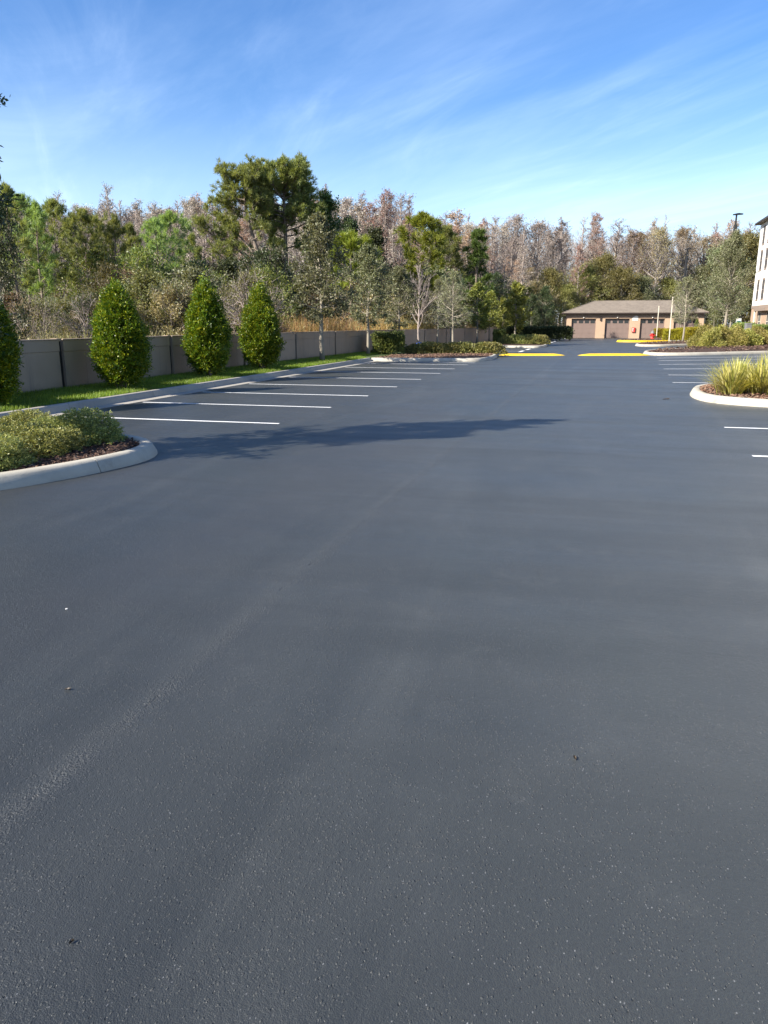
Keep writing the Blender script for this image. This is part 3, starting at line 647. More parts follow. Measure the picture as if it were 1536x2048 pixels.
# the two big pines: one leaning with a long low limb to the left, one straight
def big_pine(key, seed, trunk, limbs, mat, tuftL=0.34):
    rng = np.random.default_rng(seed); g = G(); c = G(); tp, _ = arc3(trunk, 14); H = tp[-1][2]
    g.tube(tp, 0.24 * (1 - np.linspace(0, 1, 14)) ** 0.7 + 0.03, 8); P0, P1 = [], []
    def limb(pts, r, nb, lb):
        q, s = arc3(pts, 9); g.tube(q, np.linspace(r, 0.02, 9), 5, cap=False)
        for j in range(nb):
            f = rng.uniform(0.3, 1) * 8; k = min(int(f), 7); b = q[k] + (q[k + 1] - q[k]) * (f - k)
            d = unit(unit(q[k + 1] - q[k]) + rng.normal(0, 0.75, 3) + np.array([0, 0, 0.35])); L = lb * rng.uniform(0.5, 1.2)
            e = b + d * L; m = (b + e) / 2 + rng.normal(0, 0.08, 3); g.tube(np.array([b, m, e]), [0.03, 0.02, 0.008], 3, cap=False)
            for w in range(4):
                ff = rng.uniform(0.3, 1.0); b2 = b + (e - b) * ff; e2 = b2 + unit(d + rng.normal(0, 0.7, 3) + np.array([0, 0, 0.3])) * L * 0.4
                g.tube(np.array([b2, e2]), [0.012, 0.006], 3, cap=False); P0.append(b2); P1.append(e2)
            P0.append(b); P1.append(e)
    for pts, r, nb, lb in limbs: limb(np.array(pts, float), r, nb, lb)
    P0_, P1_ = np.array(P0), np.array(P1); pts, d = along(P0_, P1_, 3, rng, 0.06, 0.45, 1.05); needles(c, pts, d + np.array([0, 0, 0.4]), tuftL, tuftL * 0.13, rng, 12)
    norm(H, g, c); proto(key, 'pine_tree', g, M['pinebark'], c, M[mat])
def limbset(rng, trunk, zlo, zhi, n, L, nb, lb, az0=None, rise=0.35):
    tp, _ = arc3(trunk, 30); out = []
    for i in range(n):
        z = zlo + (zhi - zlo) * (i + rng.uniform(0, 1)) / n; b = np.array([np.interp(z, tp[:, 2], tp[:, j]) for j in range(3)])
        a = (i * 2.4 + rng.normal(0, 0.4)) if az0 is None else az0 + rng.normal(0, 0.5); l = L * rng.uniform(0.7, 1.15)
        d = np.array([math.cos(a), math.sin(a), 0]); out.append(([b, b + d * l * 0.5 + np.array([0, 0, l * rise * 0.35]), b + d * l + np.array([0, 0, l * rise])], 0.075, nb, lb))
    return out
rg = np.random.default_rng(77)
# local +x here is to the right in the picture once placed with rz = YAW
TA = [(0, 0, 0), (-0.1, 0, 3.5), (-0.4, 0.1, 6.5), (-1.2, 0.2, 9.6), (-1.5, 0.1, 11.8), (-1.0, 0.1, 13.7)]
la = limbset(rg, TA, 10.0, 13.4, 20, 1.9, 9, 1.0, None, 0.35) + limbset(rg, TA, 7.2, 9.5, 4, 1.8, 6, 0.9, None, 0.3)
la += [([(-0.5, 0.1, 6.3), (-2.4, 0.2, 7.9), (-5.0, -0.2, 9.4)], 0.13, 26, 1.2), ([(-0.7, 0.1, 7.2), (-2.4, 0.5, 9.2), (-4.2, 0.9, 10.6)], 0.10, 20, 1.1), ([(-0.3, 0.1, 5.4), (-2.0, -0.6, 6.2), (-3.6, -0.9, 7.4)], 0.09, 16, 1.2), ([(-0.2, 0, 4.6), (-1.2, 0.3, 5.0), (-2.0, 0.4, 5.6)], 0.05, 10, 0.9), ([(0, 0, 4.8), (0.9, 0.3, 5.3), (1.5, 0.2, 5.8)], 0.05, 10, 0.9)]
big_pine('bigA', 130, TA, la, 'needle')
TB = [(0, 0, 0), (0.1, 0, 5), (0.15, 0.1, 9), (0.1, 0, 12.4)]
lb_ = limbset(rg, TB, 8.6, 12.3, 24, 2.0, 10, 1.0, None, 0.42) + limbset(rg, TB, 11.2, 12.3, 7, 1.4, 10, 0.9, None, 0.7) + limbset(rg, TB, 7.2, 8.6, 4, 1.7, 5, 0.9, None, 0.3)
big_pine('bigB', 131, TB, lb_, 'needle')

def proto_broad(key, seed, H, tr, clear, prof, n1, e, n2, per, L, w, mat, name, wmat='bark', n3=1, jit=0.08, curv=0.2, spread=0.7, tw=0.006, tilt=0.8, s0=0.25, l2=0.38, lo=0.2, wob=0.012, lean=(0, 0)):
    rng = np.random.default_rng(seed); g, P0, P1, tp = grow(rng, H, tr, clear, prof, n1, e[0], e[1], curv, n2, l2, n3, spread=spread, tw=tw, s0=s0, wob=wob, lean=lean)
    c = None
    if per:
        c = G(); pts, d = along(P0, P1, per, rng, jit, lo, 1.08); leaf_cards(c, pts, d, L, w, rng, tilt)
    norm(H, *[x for x in (g, c) if x]); proto(key, name, g, M[wmat], c, M[mat] if mat else None)
oval = lambda wm, cl, p=0.8: (lambda t: wm * math.sin(PI * (0.12 + 0.84 * min(1, max(0, (t - cl) / (1 - cl))) ** p)))
for i in range(3):   # young live oaks of the planting strip
    proto_broad('oak%d' % i, 200 + i, 6.0, 0.10, 0.30, oval(1.5 + 0.1 * i, 0.30, 0.7), 46, (0.1, 1.1), 9, 8, 0.12, 0.065, 'oakleaf', 'oak_tree', n3=2, jit=0.08, s0=0.12)
proto_broad('conic', 205, 6.4, 0.10, 0.25, lambda t: 1.75 * (1.03 - t) ** 0.55 * min(1, 0.42 + (t - 0.25) / 0.25), 74, (0.1, 1.0), 12, 17, 0.075, 0.034, 'darkleaf', 'oak_tree', n3=2, jit=0.04)
for i in range(2):   # pale, thin crowned
    proto_broad('pale%d' % i, 210 + i, 4.6, 0.075, 0.30, oval(1.35, 0.30, 0.75), 40, (0.2, 1.1), 9, 4, 0.09, 0.04, 'paleoak', 'oak_tree', n3=2, jit=0.05, wmat='bark')
proto_broad('maple', 215, 5.0, 0.075, 0.26, oval(1.1, 0.26, 0.65), 34, (0.2, 1.0), 8, 9, 0.15, 0.10, 'mapleleaf', 'broadleaf_tree', n3=1, jit=0.08)
proto_broad('bigoak', 216, 8.6, 0.17, 0.24, oval(2.5, 0.24, 0.7), 60, (0.15, 1.1), 11, 9, 0.14, 0.07, 'oakleaf', 'oak_tree', n3=2, jit=0.12, s0=0.1)
proto_broad('vase', 217, 5.2, 0.07, 0.24, lambda t: 2.9 * (1.0 - t) + 0.25, 20, (0.85, 1.35), 10, 0, 0, 0, None, 'bare_tree', 'twig', n3=4, curv=0.35, spread=0.35, tw=0.011, s0=0.2, l2=0.4)
for i in range(3):   # dense dark evergreens of the wood
    proto_broad('dense%d' % i, 220 + i, 9.0, 0.16, 0.08, oval(2.6, 0.08, 0.7), 50, (0.1, 1.1), 10, 13, 0.17, 0.09, 'darkleaf', 'evergreen_tree', n3=1, jit=0.16)
for i in range(3):   # wide olive crowned oaks behind the garages
    proto_broad('wide%d' % i, 225 + i, 9.5, 0.2, 0.16, oval(4.2, 0.16, 0.75), 54, (0.15, 1.0), 11, 16, 0.19, 0.10, 'oliveoak', 'oak_tree', n3=1, jit=0.24)
for i in range(2):   # tan half-bare hardwoods
    proto_broad('tanwood%d' % i, 230 + i, 15.0, 0.26, 0.22, oval(4.6, 0.22, 0.8), 46, (0.45, 1.2), 11, 4, 0.17, 0.08, 'tan', 'hardwood_tree', 'greybark', n3=3, jit=0.2, tw=0.018, spread=0.6)
def cyp_prof(wm, ph):
    return lambda t: wm * (1.03 - t) ** 0.5 * (0.9 + 0.1 * math.sin(t * 17 + ph)) * min(1, 0.5 + (t - 0.28) * 2.2)
for i in range(6):   # leafless cypress with remnants of pinkish needles
    proto_broad('cyp%d' % i, 240 + i, 18.0, 0.15, 0.28, cyp_prof((2.6, 3.2, 3.8)[i % 3], i * 1.7), 54, (0.25, 1.15), 8, (1, 0, 1, 1, 2, 3)[i], 0.20, 0.06, 'rustbits' if i == 5 else 'pinkbits', 'cypress_tree', 'paletwig', n3=3, jit=0.12, tw=0.015, curv=0.2, spread=0.6, s0=0.2, l2=0.34, wob=0.008)
for i in range(4):   # understorey bushes
    proto_broad('bush%d' % i, 250 + i, 4.0, 0.05, 0.04, oval(2.1, 0.04, 0.8), 36, (0.2, 1.25), 10, 12, 0.11, 0.055, 'olive', 'wild_bush', 'twig', n3=1, jit=0.12, tw=0.008)
for i in range(2):   # pale leafless brush
    proto_broad('brush%d' % i, 256 + i, 3.0, 0.04, 0.03, oval(1.9, 0.03, 0.8), 30, (0.4, 1.2), 9, 2, 0.10, 0.04, 'tan', 'wild_bush', 'twig', n3=3, jit=0.10, tw=0.010)

def shell_plant(key, name, seed, H, surf, n, per, L, w, mat, sprig=0.12, up=0.5, inner=0.25, tilt=0.7, stems=10, stem_mat='bark', core=0):
    """plant with a clipped or mounded outline: sprigs of small leaves on a fuzzy shell plus leaves within"""
    rng = np.random.default_rng(seed); g = G(); c = G()
    p, nr = surf(rng, n)
    depth = 1 - np.abs(rng.normal(0, 0.07, n))[:, None]; depth = np.where(rng.uniform(0, 1, (n, 1)) < inner, rng.uniform(0.45, 0.95, (n, 1)), depth)
    stray = rng.uniform(0, 1, n) < 0.035; depth[stray] = rng.uniform(1.05, 1.16, (stray.sum(), 1))   # stray shoots
    ctr = p.mean(0); ctr = np.array([0, 0, ctr[2] * 0.8]); q = ctr + (p - ctr) * depth
    d = unit(nr + np.array([0, 0, up]) + rng.normal(0, 0.35, (n, 3))); i = np.repeat(np.arange(n), per); f = rng.uniform(-0.5, 0.6, len(i))[:, None] * sprig
    pts = q[i] + d[i] * f + rng.normal(0, sprig * 0.13, (len(i), 3)); leaf_cards(c, pts, d[i], L, w, rng, tilt)
    if core:  # oversized hidden leaves added to block light and deepen the shaded side
        j = rng.integers(0, n, core); pc = ctr + (p[j] - ctr) * rng.uniform(0.2, 0.86, (core, 1)); leaf_cards(c, pc, unit(rng.normal(0, 1, (core, 3))), H * 0.09, H * 0.06, rng, 0.8)
    for k in range(stems):
        j = rng.integers(n); e = ctr + (p[j] - ctr) * 0.85; b = np.array([rng.normal(0, 0.03 * H), rng.normal(0, 0.03 * H), 0.0]); m = (b + e) / 2 + np.array([0, 0, 0.05 * H])
        g.tube(np.array([b, m, e]), [0.010 * H, 0.008 * H, 0.003 * H], 4, cap=False)
    norm(H, g, c); proto(key, name, g, M[stem_mat], c, M[mat], crown_name='foliage', wood_name='stem')
def surf_rev(rz, zlo, zhi, lump=0.07, seed=0):
    ph = np.random.default_rng(seed).uniform(0, 6, 6)
    def f(rng, n):
        z = rng.uniform(zlo, zhi, n * 3); r = np.array([rz(t) for t in z]); keep = rng.uniform(0, r.max(), n * 3) < r + 0.08; z = z[keep][:n]; r = r[keep][:n]
        a = rng.uniform(0, 2 * PI, len(z)); r = r * (1 + lump * (np.sin(3 * a + ph[0] + 2 * z) + np.sin(5 * a + ph[1] - 4 * z) * 0.6 + np.sin(7 * z + ph[2] + a) * 0.6))
        dr = np.array([(rz(t + 0.05) - rz(t - 0.05)) / 0.1 for t in z]); nr = unit(np.c_[np.cos(a), np.sin(a), -dr])
        m = n - len(z); p = np.c_[r * np.cos(a), r * np.sin(a), z]
        if m > 0: p = np.r_[p, p[:m]]; nr = np.r_[nr, nr[:m]]
        return p, nr
    return f
def surf_mound(rx, h, lump=0.10, seed=0, pw=2.2):
    ph = np.random.default_rng(seed).uniform(0, 6, 6)
    def f(rng, n):
        d = unit(rng.normal(0, 1, (n, 3))); d[:, 2] = np.abs(d[:, 2]) * 1.0 - 0.12; d = unit(d)
        k = 1 / (np.abs(d[:, 0]) ** pw + np.abs(d[:, 1]) ** pw + np.abs(d[:, 2]) ** pw) ** (1 / pw)
        k = k * (1 + lump * (np.sin(4 * d[:, 0] + ph[0] + 3 * d[:, 2]) + np.sin(5 * d[:, 1] + ph[1]) + np.sin(6 * d[:, 2] + 4 * d[:, 0] + ph[2]) * 0.7))
        p = d * k[:, None] * np.array([rx, rx, h]); p[:, 2] = np.maximum(p[:, 2] + 0.06 * h, 0.05 * h); return p, d
    return f
def surf_box(lx, ly, h, z0=0.05):
    def f(rng, n):
        A = np.array([lx * ly, lx * h, lx * h, ly * h, ly * h]); k = rng.choice(5, n, p=A / A.sum()); u = rng.uniform(-0.5, 0.5, (n, 2)); p = np.zeros((n, 3)); nr = np.zeros((n, 3))
        zz = z0 + (u[:, 1] + 0.5) * (h - z0)
        for i in range(5):
            s = k == i
            if i == 0: p[s] = np.c_[u[s, 0] * lx, u[s, 1] * ly, np.full(s.sum(), h)]; nr[s] = (0, 0, 1)
            elif i < 3: sg = 1 if i == 1 else -1; p[s] = np.c_[u[s, 0] * lx, np.full(s.sum(), sg * ly / 2), zz[s]]; nr[s] = (0, sg, 0)
            else: sg = 1 if i == 3 else -1; p[s] = np.c_[np.full(s.sum(), sg * lx / 2), u[s, 0] * ly, zz[s]]; nr[s] = (sg, 0, 0)
        p += np.c_[np.sin(p[:, 0] * 6 + p[:, 2] * 5), np.sin(p[:, 1] * 5 + p[:, 2] * 4), np.sin(p[:, 0] * 5) + np.sin(p[:, 1] * 4)] * 0.02
        return p, nr
    return f
def tear(H, rm, z0=0.12):
    def f(z):
        t = min(1, max(0, (z - z0) / (H - z0))); 
        return rm * (math.sin(PI * min(1, 0.16 + 0.86 * t ** 0.85)) ** 0.85 if t < 1 else 0) * (1.0 if t > 0.06 else 0.55 + t * 7.5)
    return f
for i in range(2):
    shell_plant('topi%d' % i, 'topiary_shrub', 300 + i, 3.0, surf_rev(tear(3.0, 0.635 + 0.03 * i), 0.12, 2.99, 0.10, i), 2600, 18, 0.068, 0.030, 'topiary', sprig=0.24, up=0.6, inner=0.3, stems=9, tilt=0.55, stem_mat='pinebark', core=3500)
for i in range(4):
    shell_plant('shrub%d' % i, 'round_shrub', 310 + i, 0.55, surf_mound(0.56 + 0.04 * i, 0.55, 0.07, i), 1500, 14, 0.034, 0.017, 'holly', sprig=0.09, up=0.5, inner=0.3, stems=24, tilt=0.7, core=1500)
for i in range(3):
    shell_plant('lowsh%d' % i, 'round_shrub', 320 + i, 0.5, surf_mound(0.55, 0.5, 0.07, i + 5), 500, 8, 0.075, 0.04, 'holly', sprig=0.10, up=0.6, inner=0.25, stems=10, core=900)
shell_plant('boxhedge', 'clipped_hedge', 330, 1.0, surf_box(1.5, 1.3, 1.0, 0.08), 1700, 8, 0.085, 0.055, 'hedge', sprig=0.10, up=0.2, inner=0.25, stems=14, core=1500)
shell_plant('longhedge', 'clipped_hedge', 331, 1.0, surf_box(3.4, 1.4, 1.0, 0.05), 1700, 8, 0.12, 0.07, 'hedge', sprig=0.12, up=0.2, inner=0.25, stems=14, core=1500)
for i in range(3):
    shell_plant('varsh%d' % i, 'leafy_shrub', 340 + i, 1.2, surf_mound(0.95, 1.2, 0.12, i + 9, 2.5), 1400, 11, 0.10, 0.05, 'varieg', sprig=0.20, up=0.6, inner=0.3, stems=14, core=1500)
def proto_lily(key, seed, n=380, H=0.85):
    """clump of arching strap leaves"""
    rng = np.random.default_rng(seed); g = G(); k = 6
    for i in range(n):
        a = rng.uniform(0, 2 * PI); r0 = abs(rng.normal(0, 0.11)); L = H * rng.uniform(0.55, 1.15); sp = rng.uniform(0.05, 0.75) ** 1.2; w = rng.uniform(0.006, 0.014)
        d = np.array([math.cos(a), math.sin(a), 0]); s = np.array([-d[1], d[0], 0]); t = np.linspace(0, 1, k)[:, None]
        sw = rng.normal(0, 0.06)
        p = d * r0 + d * (t * L * sp + t ** 2.5 * L * 0.35 * sp) + s * sw * t ** 2 + np.array([0, 0, 1]) * (t * L * (1 - 0.45 * sp) - t ** 3 * L * 0.5 * sp ** 1.5)
        ww = w * np.array([0.8, 1, 1, 0.9, 0.6, 0.05])[:, None]
        v = np.concatenate([p - s * ww, p + s * ww]); g.add(v, q=[(j, j + 1, k + j + 1, k + j) for j in range(k - 1)])
    PROTO[key] = ('strap_leaf_plant', [('foliage', g.mesh('foliage', M['lily']))])
for i in range(3): proto_lily('lily%d' % i, 360 + i)

# ------------------------------------------------------------------ planting
RZ = np.random.default_rng(11)
def rr(a=0, b=2 * PI): return float(RZ.uniform(a, b))
G_TOP = 'teardrop topiary shrubs along the wall'
make('topi0', -11.75, 12.45, 0.16, 2.6, 1.0, 'shaded dark green teardrop topiary cut off by the left picture edge', 'topiary', G_TOP)
make('topi1', -11.62, 16.75, 0.16, 2.66, 4.0, 'widest teardrop topiary with yellowing leaves, left of the other full ones', 'topiary', G_TOP, wide=1.0)
make('topi0', -11.68, 21.3, 0.16, 2.98, 2.4, 'middle teardrop topiary in front of the dark wall joint, slim and tall', 'topiary', G_TOP, wide=0.92)
make('topi1', -11.58, 25.0, 0.16, 3.02, 5.2, 'bright green teardrop topiary nearest the street oaks', 'topiary', G_TOP, wide=0.90)
make('topi0', -11.8, 7.9, 0.16, 3.0, 0.4, 'teardrop topiary beside the near left island', 'topiary', G_TOP)
# near left island: oak and shrubs
make('conic', -8.14, 7.34, 0.13, 6.2, 0.5, 'dark small leaved oak on the near left island, twigs at the picture edge', 'tree')
G_SH = 'low rounded shrubs on the near left island'
SHL = [(-7.15, 9.05, 0.62, 'rounded shrub at the island tip, nearest the lane'), (-7.1, 8.15, 0.56, 'yellow tipped rounded shrub in the front row beside the tip shrub'),
       (-7.0, 7.1, 0.52, 'rounded shrub at the front of the island above the kerb joint'), (-7.25, 6.1, 0.50, 'rounded shrub at the front of the island at the picture edge'),
       (-8.25, 9.25, 0.52, 'rounded shrub in the back row behind the yellow tipped one'), (-8.35, 8.3, 0.55, 'rounded shrub in the middle of the island'),
       (-8.3, 6.2, 0.52, 'rounded shrub near the oak stem'), (-9.3, 9.2, 0.50, 'tall pale rounded shrub at the rear of the island by the gutter'),
       (-9.4, 8.2, 0.5, 'rounded shrub deep in the island behind the oak'), (-9.4, 7.0, 0.5, 'rounded shrub on the island left of the oak'), (-10.2, 8.8, 0.5, 'rounded shrub where island meets lawn')]
for i, (x, y, h, lab) in enumerate(SHL):
    make('shrub%d' % (i % 4), x, y, 0.13, h * 0.60, rr(), lab, 'shrub', G_SH, wide=1.58)
# mid island
make('boxhedge', -11.1, 40.2, 0.13, 1.08, 0.28, 'square clipped green hedge block in front of the wall', 'hedge', wide=0.95)
G_MS = 'low shrubs in a row on the mid left island'
for i in range(9):
    t = i / 8; make('lowsh%d' % (i % 3), -9.8 + 4.0 * t, 40.9 + 1.1 * t + 0.15 * (i % 2), 0.14, 0.44 + 0.05 * (i % 3), rr(),
                    ['low shrub touching the square hedge block', 'second low shrub from the square hedge block', 'low shrub below the blue tub', 'low shrub right of the blue tub', 'low shrub left of the pale oak stem', 'low shrub at the foot of the pale oak', 'low shrub just right of the pale oak stem', 'darker low shrub next to the island end', 'low shrub at the island end by the yellow bar'][i], 'shrub', G_MS, wide=1.3)
# far left island
make('boxhedge', -8.05, 63.2, 0.13, 1.05, 0.3, 'narrow clipped hedge block on the far left island', 'hedge', wide=0.55)
G_FS = 'ball shaped shrubs on the far left island'
for i in range(6):
    make('lowsh%d' % (i % 3), -7.3 + 0.55 * i, 61.5 + 0.12 * i, 0.14, 0.62, rr(), ['ball shrub next to the narrow hedge block', 'ball shrub just left of the far island tree stem', 'ball shrub right of the far island tree stem', 'fourth ball shrub on the far left island', 'fifth ball shrub on the far left island', 'last ball shrub at the right end of the far left island'][i], 'shrub', G_FS, wide=0.85)
for i, x in enumerate((-8.6, -5.2)):
    make('longhedge', x, 80.5 + 0.6 * i, 0.05, 1.25, 0.25, ['shaded clipped hedge behind the far island tree', 'shaded clipped hedge ending left of the garages'][i], 'hedge', 'dark hedges left of the garages', mat=M['darkleaf'])  # darker leaf colour stands in for the shade on these hedges
# street trees along the wall
G_ST = 'young trees in a row along the wall'
make('oak0', -11.75, 31.6, 0.17, ztop(445, 33.5), 0.4, 'tallest grey green oak of the row, pale straight stem', 'tree', G_ST, wide=1.0)
make('oak1', -11.70, 38.4, 0.17, ztop(505, 40), 1.7, 'second grey green oak of the row, left of the hedge block', 'tree', G_ST)
make('oak2', -11.30, 43.1, 0.17, ztop(545, 44.6), 3.0, 'green oak rising behind the square hedge block', 'tree', G_ST)
make('vase', -11.25, 48.0, 0.17, ztop(538, 49.3), 0.0, 'bare vase shaped tree with upswept twigs', 'tree')
make('pale0', -10.9, 52.2, 0.17, ztop(568, 53), 0.9, 'pale thin crowned tree right of the bare vase shaped tree', 'tree', G_ST)
make('pale1', -10.5, 54.8, 0.17, ztop(580, 55.6), 2.2, 'pale thin tree just left of the island oak stem', 'tree', G_ST)
make('pale0', -8.2, 43.6, 0.15, ztop(553, 44.2) , 2.9, 'pale silvery oak standing on the mid left island', 'tree', wide=1.0)
make('maple', -9.75, 62.5, 0.17, ztop(575, 64), 0.6, 'green leafy tree right behind the silvery island oak', 'tree', G_ST, wide=1.15)
make('maple', -9.45, 67.3, 0.17, ztop(590, 68.6), 2.4, 'leafy green tree third from the end of the row', 'tree', G_ST, wide=1.1)
make('maple', -9.15, 73.5, 0.17, ztop(600, 74), 4.1, 'leafy green tree at the dark end of the row', 'tree', G_ST, wide=1.1)
make('maple', -6.75, 62.6, 0.15, ztop(572, 62.2), 5.0, 'green leafed tree standing alone on the far left island', 'tree', wide=1.35)
# blue tub behind the low shrubs
tub = empty('tub', (-10.5, 45.2, 0.17), label='small blue domed tub half hidden behind the low shrubs', cat='tub')
m_, nt_, b_ = new_mat('blue_plastic'); b_.inputs['Base Color'].default_value = (0.012, 0.06, 0.42, 1); b_.inputs['Roughness'].default_value = 0.35
gt = G(); gt.lathe([(0.0, 0.0), (0.20, 0.0), (0.25, 0.06), (0.26, 0.30), (0.27, 0.32)]); gt.build('body', m_, tub, True)
gt = G(); gt.lathe([(0.285, 0.31), (0.285, 0.35), (0.24, 0.43), (0.13, 0.48), (0.0, 0.49)]); gt.build('lid', m_, tub, True)
# near right island: strap-leaved clumps
G_LI = 'yellow green strap leaf clumps on the near right island'
for i, (x, y, s, lab) in enumerate([(3.05, 19.55, 0.95, 'strap leaf clump at the left tip of the near right island'), (3.75, 19.75, 1.05, 'tall strap leaf clump in the middle front of the near right island'),
      (4.35, 19.2, 0.95, 'strap leaf clump at the front by the right picture edge'), (3.35, 20.9, 1.0, 'strap leaf clump behind the tip clump'), (4.2, 21.2, 1.1, 'strap leaf clump at the back showing over the front ones'),
      (5.0, 20.2, 1.05, 'strap leaf clump cut by the right picture edge'), (5.3, 21.8, 1.0, 'strap leaf clump in the rear right corner')]):
    make('lily%d' % (i % 3), x, y, 0.14, s * 0.98, rr(), lab, 'plant', G_LI, wide=1.4)
# right islands: leafy shrubs, golden hedges, trees
G_VS = 'yellow green leafy shrubs on the right island'
vs_pos = [(1410, 52, 1.5), (1425, 51, 1.45), (1450, 51.5, 1.45), (1476, 51, 1.45), (1500, 51.5, 1.4), (1524, 52, 1.35), (1550, 53, 1.4), (1420, 55, 1.7), (1440, 56, 1.65), (1470, 56, 1.6), (1500, 57, 1.6), (1530, 57, 1.5), (1399, 58, 1.0)]
vl = ['leafy shrub at the left end of the right island', 'second leafy shrub in the front row of the right island', 'leafy shrub below the big oak stem', 'leafy shrub right of the big oak stem', 'leafy shrub in front of the grey pedestal', 'leafy shrub right of the grey pedestal', 'leafy shrub cut by the right picture edge',
      'taller leafy shrub behind the left end shrub', 'taller leafy shrub left of the big oak stem in the back row', 'back row leafy shrub below the green sign', 'back row leafy shrub beside the grey pedestal', 'back row leafy shrub by the pale building', 'small yellow leafy shrub next to the golden hedge']
for i, ((px, D, h), lab) in enumerate(zip(vs_pos, vl)):
    x, y = at(px, D); make('varsh%d' % (i % 3), x, y, 0.15, h * 0.68, rr(), lab, 'shrub', G_VS, wide=0.95)
G_GH = 'golden clipped hedges on the right islands'
for px, D, h, wd, lab in [(1326, 82, 0.95, 0.5, 'golden hedge right of the red hydrant'), (1347, 73, 0.95, 0.5, 'golden hedge behind the taller pale post'), (1374, 73, 1.05, 0.5, 'golden hedge behind the forked tree stem'), (1392, 70, 1.1, 0.45, 'brightest golden hedge beside the leafy shrubs')]:
    x, y = at(px, D); make('longhedge', x, y, 0.15, h, 0.2, lab, 'hedge', G_GH, mat=M['goldhedge'], wide=wd)
for px, D, h, wd, lab in [(1490, 74, 1.5, 0.5, 'square green hedge in front of the pale building'), (1518, 72, 1.35, 0.55, 'lower green hedge along the pale building')]:
    x, y = at(px, D); make('longhedge', x, y, 0.1, h, 0.9, lab, 'hedge', 'green hedges at the building', wide=wd)
for px, D, top, key, lab, wd in [(1369, 66, 560, 'pale1', 'slender pale tree with a forked stem on the right island', 0.95), (1357, 84, 590, 'pale0', 'thin pale tree left of the forked one, farther back', 0.7), (1362, 90, 590, 'pale1', 'thin pale tree showing between two nearer stems', 0.7),
      (1448, 62, 476, 'bigoak', 'big grey green oak in front of the lamp post', 0.82), (1460, 92, 540, 'oak1', 'grey green oak behind the big oak, thin stem', 0.9), (1428, 106, 540, 'oak2', 'grey green oak beyond the right end of the garages', 1.0)]:
    x, y = at(px, D); make(key, x, y, 0.13, ztop(top, D), rr(), lab, 'tree', 'trees on the right islands', wide=wd)
for px, D, top, key, wd, lab in [(1394, 88, 641, 'dense0', 0.75, 'dark glossy shrub tree at the right end of the garages'), (1428, 82, 622, 'dense1', 0.8, 'dark green shrub tree right of the garages'), (1376, 93, 646, 'dense2', 0.8, 'dark rounded shrub in front of the last garage door')]:
    x, y = at(px, D); make(key, x, y, 0.1, ztop(top, D), rr(), lab, 'shrub', 'dark shrubs by the garages', mat=M['greenleaf'] if key != 'dense2' else None, wide=wd)

# ------------------------------------------------------------------ the wood behind the wall
G_PN = 'pines behind the wall on the left'
for i, (px, D, top, key, lab) in enumerate([(40, 41, 372, 'pine1', 'tall pine behind the left edge oak twigs'), (92, 43, 405, 'pine0', 'slim pine with a bare straight stem, first clear of the left edge tree'), (128, 47, 402, 'pine2', 'pine with a tufted peak above the pale brush'), (183, 45, 424, 'pine3', 'pine left of the gap over the widest topiary'),
        (245, 46, 432, 'pine0', 'full pine right above the widest topiary'), (275, 52, 450, 'pine1', 'thin pine between two fuller ones'), (322, 48, 440, 'pine2', 'pine above the gap between the two left topiaries'), (356, 52, 428, 'pine3', 'narrow pointed pine left of the great pine'), (395, 55, 470, 'pine1', 'small pine below the great pine limb'),
        (160, 56, 440, 'pine0', 'pine standing behind the tufted peak pine'), (65, 54, 395, 'pine3', 'pine at the back between the two leftmost pines'), (10, 48, 400, 'pine2', 'pine at the far left picture edge'), (215, 58, 445, 'pine1', 'pine in the second row above the widest topiary'), (-40, 45, 380, 'pine3', 'pine beyond the left picture edge')]):
    x, y = at(px, D); make(key, x, y, -0.06, ztop(top, D), rr(), lab, 'tree', G_PN, wide=0.85)
x, y = at(536, 58); make('bigA', x, y, -0.06, ztop(341, 58), YAW, 'great pine leaning left with a long low limb', 'tree')
x, y = at(572, 60); make('bigB', x, y, -0.06, ztop(357, 60), YAW, 'great pine with a straight stem and rounded top', 'tree')
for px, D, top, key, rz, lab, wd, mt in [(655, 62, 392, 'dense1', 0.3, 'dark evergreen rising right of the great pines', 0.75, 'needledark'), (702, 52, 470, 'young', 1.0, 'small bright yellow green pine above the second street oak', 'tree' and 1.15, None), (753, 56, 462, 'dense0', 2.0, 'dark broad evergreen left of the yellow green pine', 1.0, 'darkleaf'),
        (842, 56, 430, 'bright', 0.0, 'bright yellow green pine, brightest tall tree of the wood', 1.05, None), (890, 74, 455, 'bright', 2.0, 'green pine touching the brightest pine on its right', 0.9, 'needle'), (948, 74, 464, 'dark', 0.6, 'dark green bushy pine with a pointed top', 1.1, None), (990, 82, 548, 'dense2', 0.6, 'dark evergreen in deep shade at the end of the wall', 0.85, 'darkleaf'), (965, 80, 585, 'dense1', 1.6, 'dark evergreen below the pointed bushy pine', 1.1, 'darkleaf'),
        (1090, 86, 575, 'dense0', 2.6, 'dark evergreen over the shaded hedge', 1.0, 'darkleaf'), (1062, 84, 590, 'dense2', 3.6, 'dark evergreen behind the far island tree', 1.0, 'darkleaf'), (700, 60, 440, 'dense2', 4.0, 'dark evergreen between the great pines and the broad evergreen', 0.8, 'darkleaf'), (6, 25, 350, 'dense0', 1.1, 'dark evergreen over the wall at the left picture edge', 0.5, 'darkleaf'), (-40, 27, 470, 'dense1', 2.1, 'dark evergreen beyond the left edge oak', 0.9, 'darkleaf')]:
    x, y, D = at_back(px, D, 1.8); make(key, x, y, -0.06, ztop(top, D), rz, lab, 'tree', None, mat=M[mt] if mt else None, wide=wd)
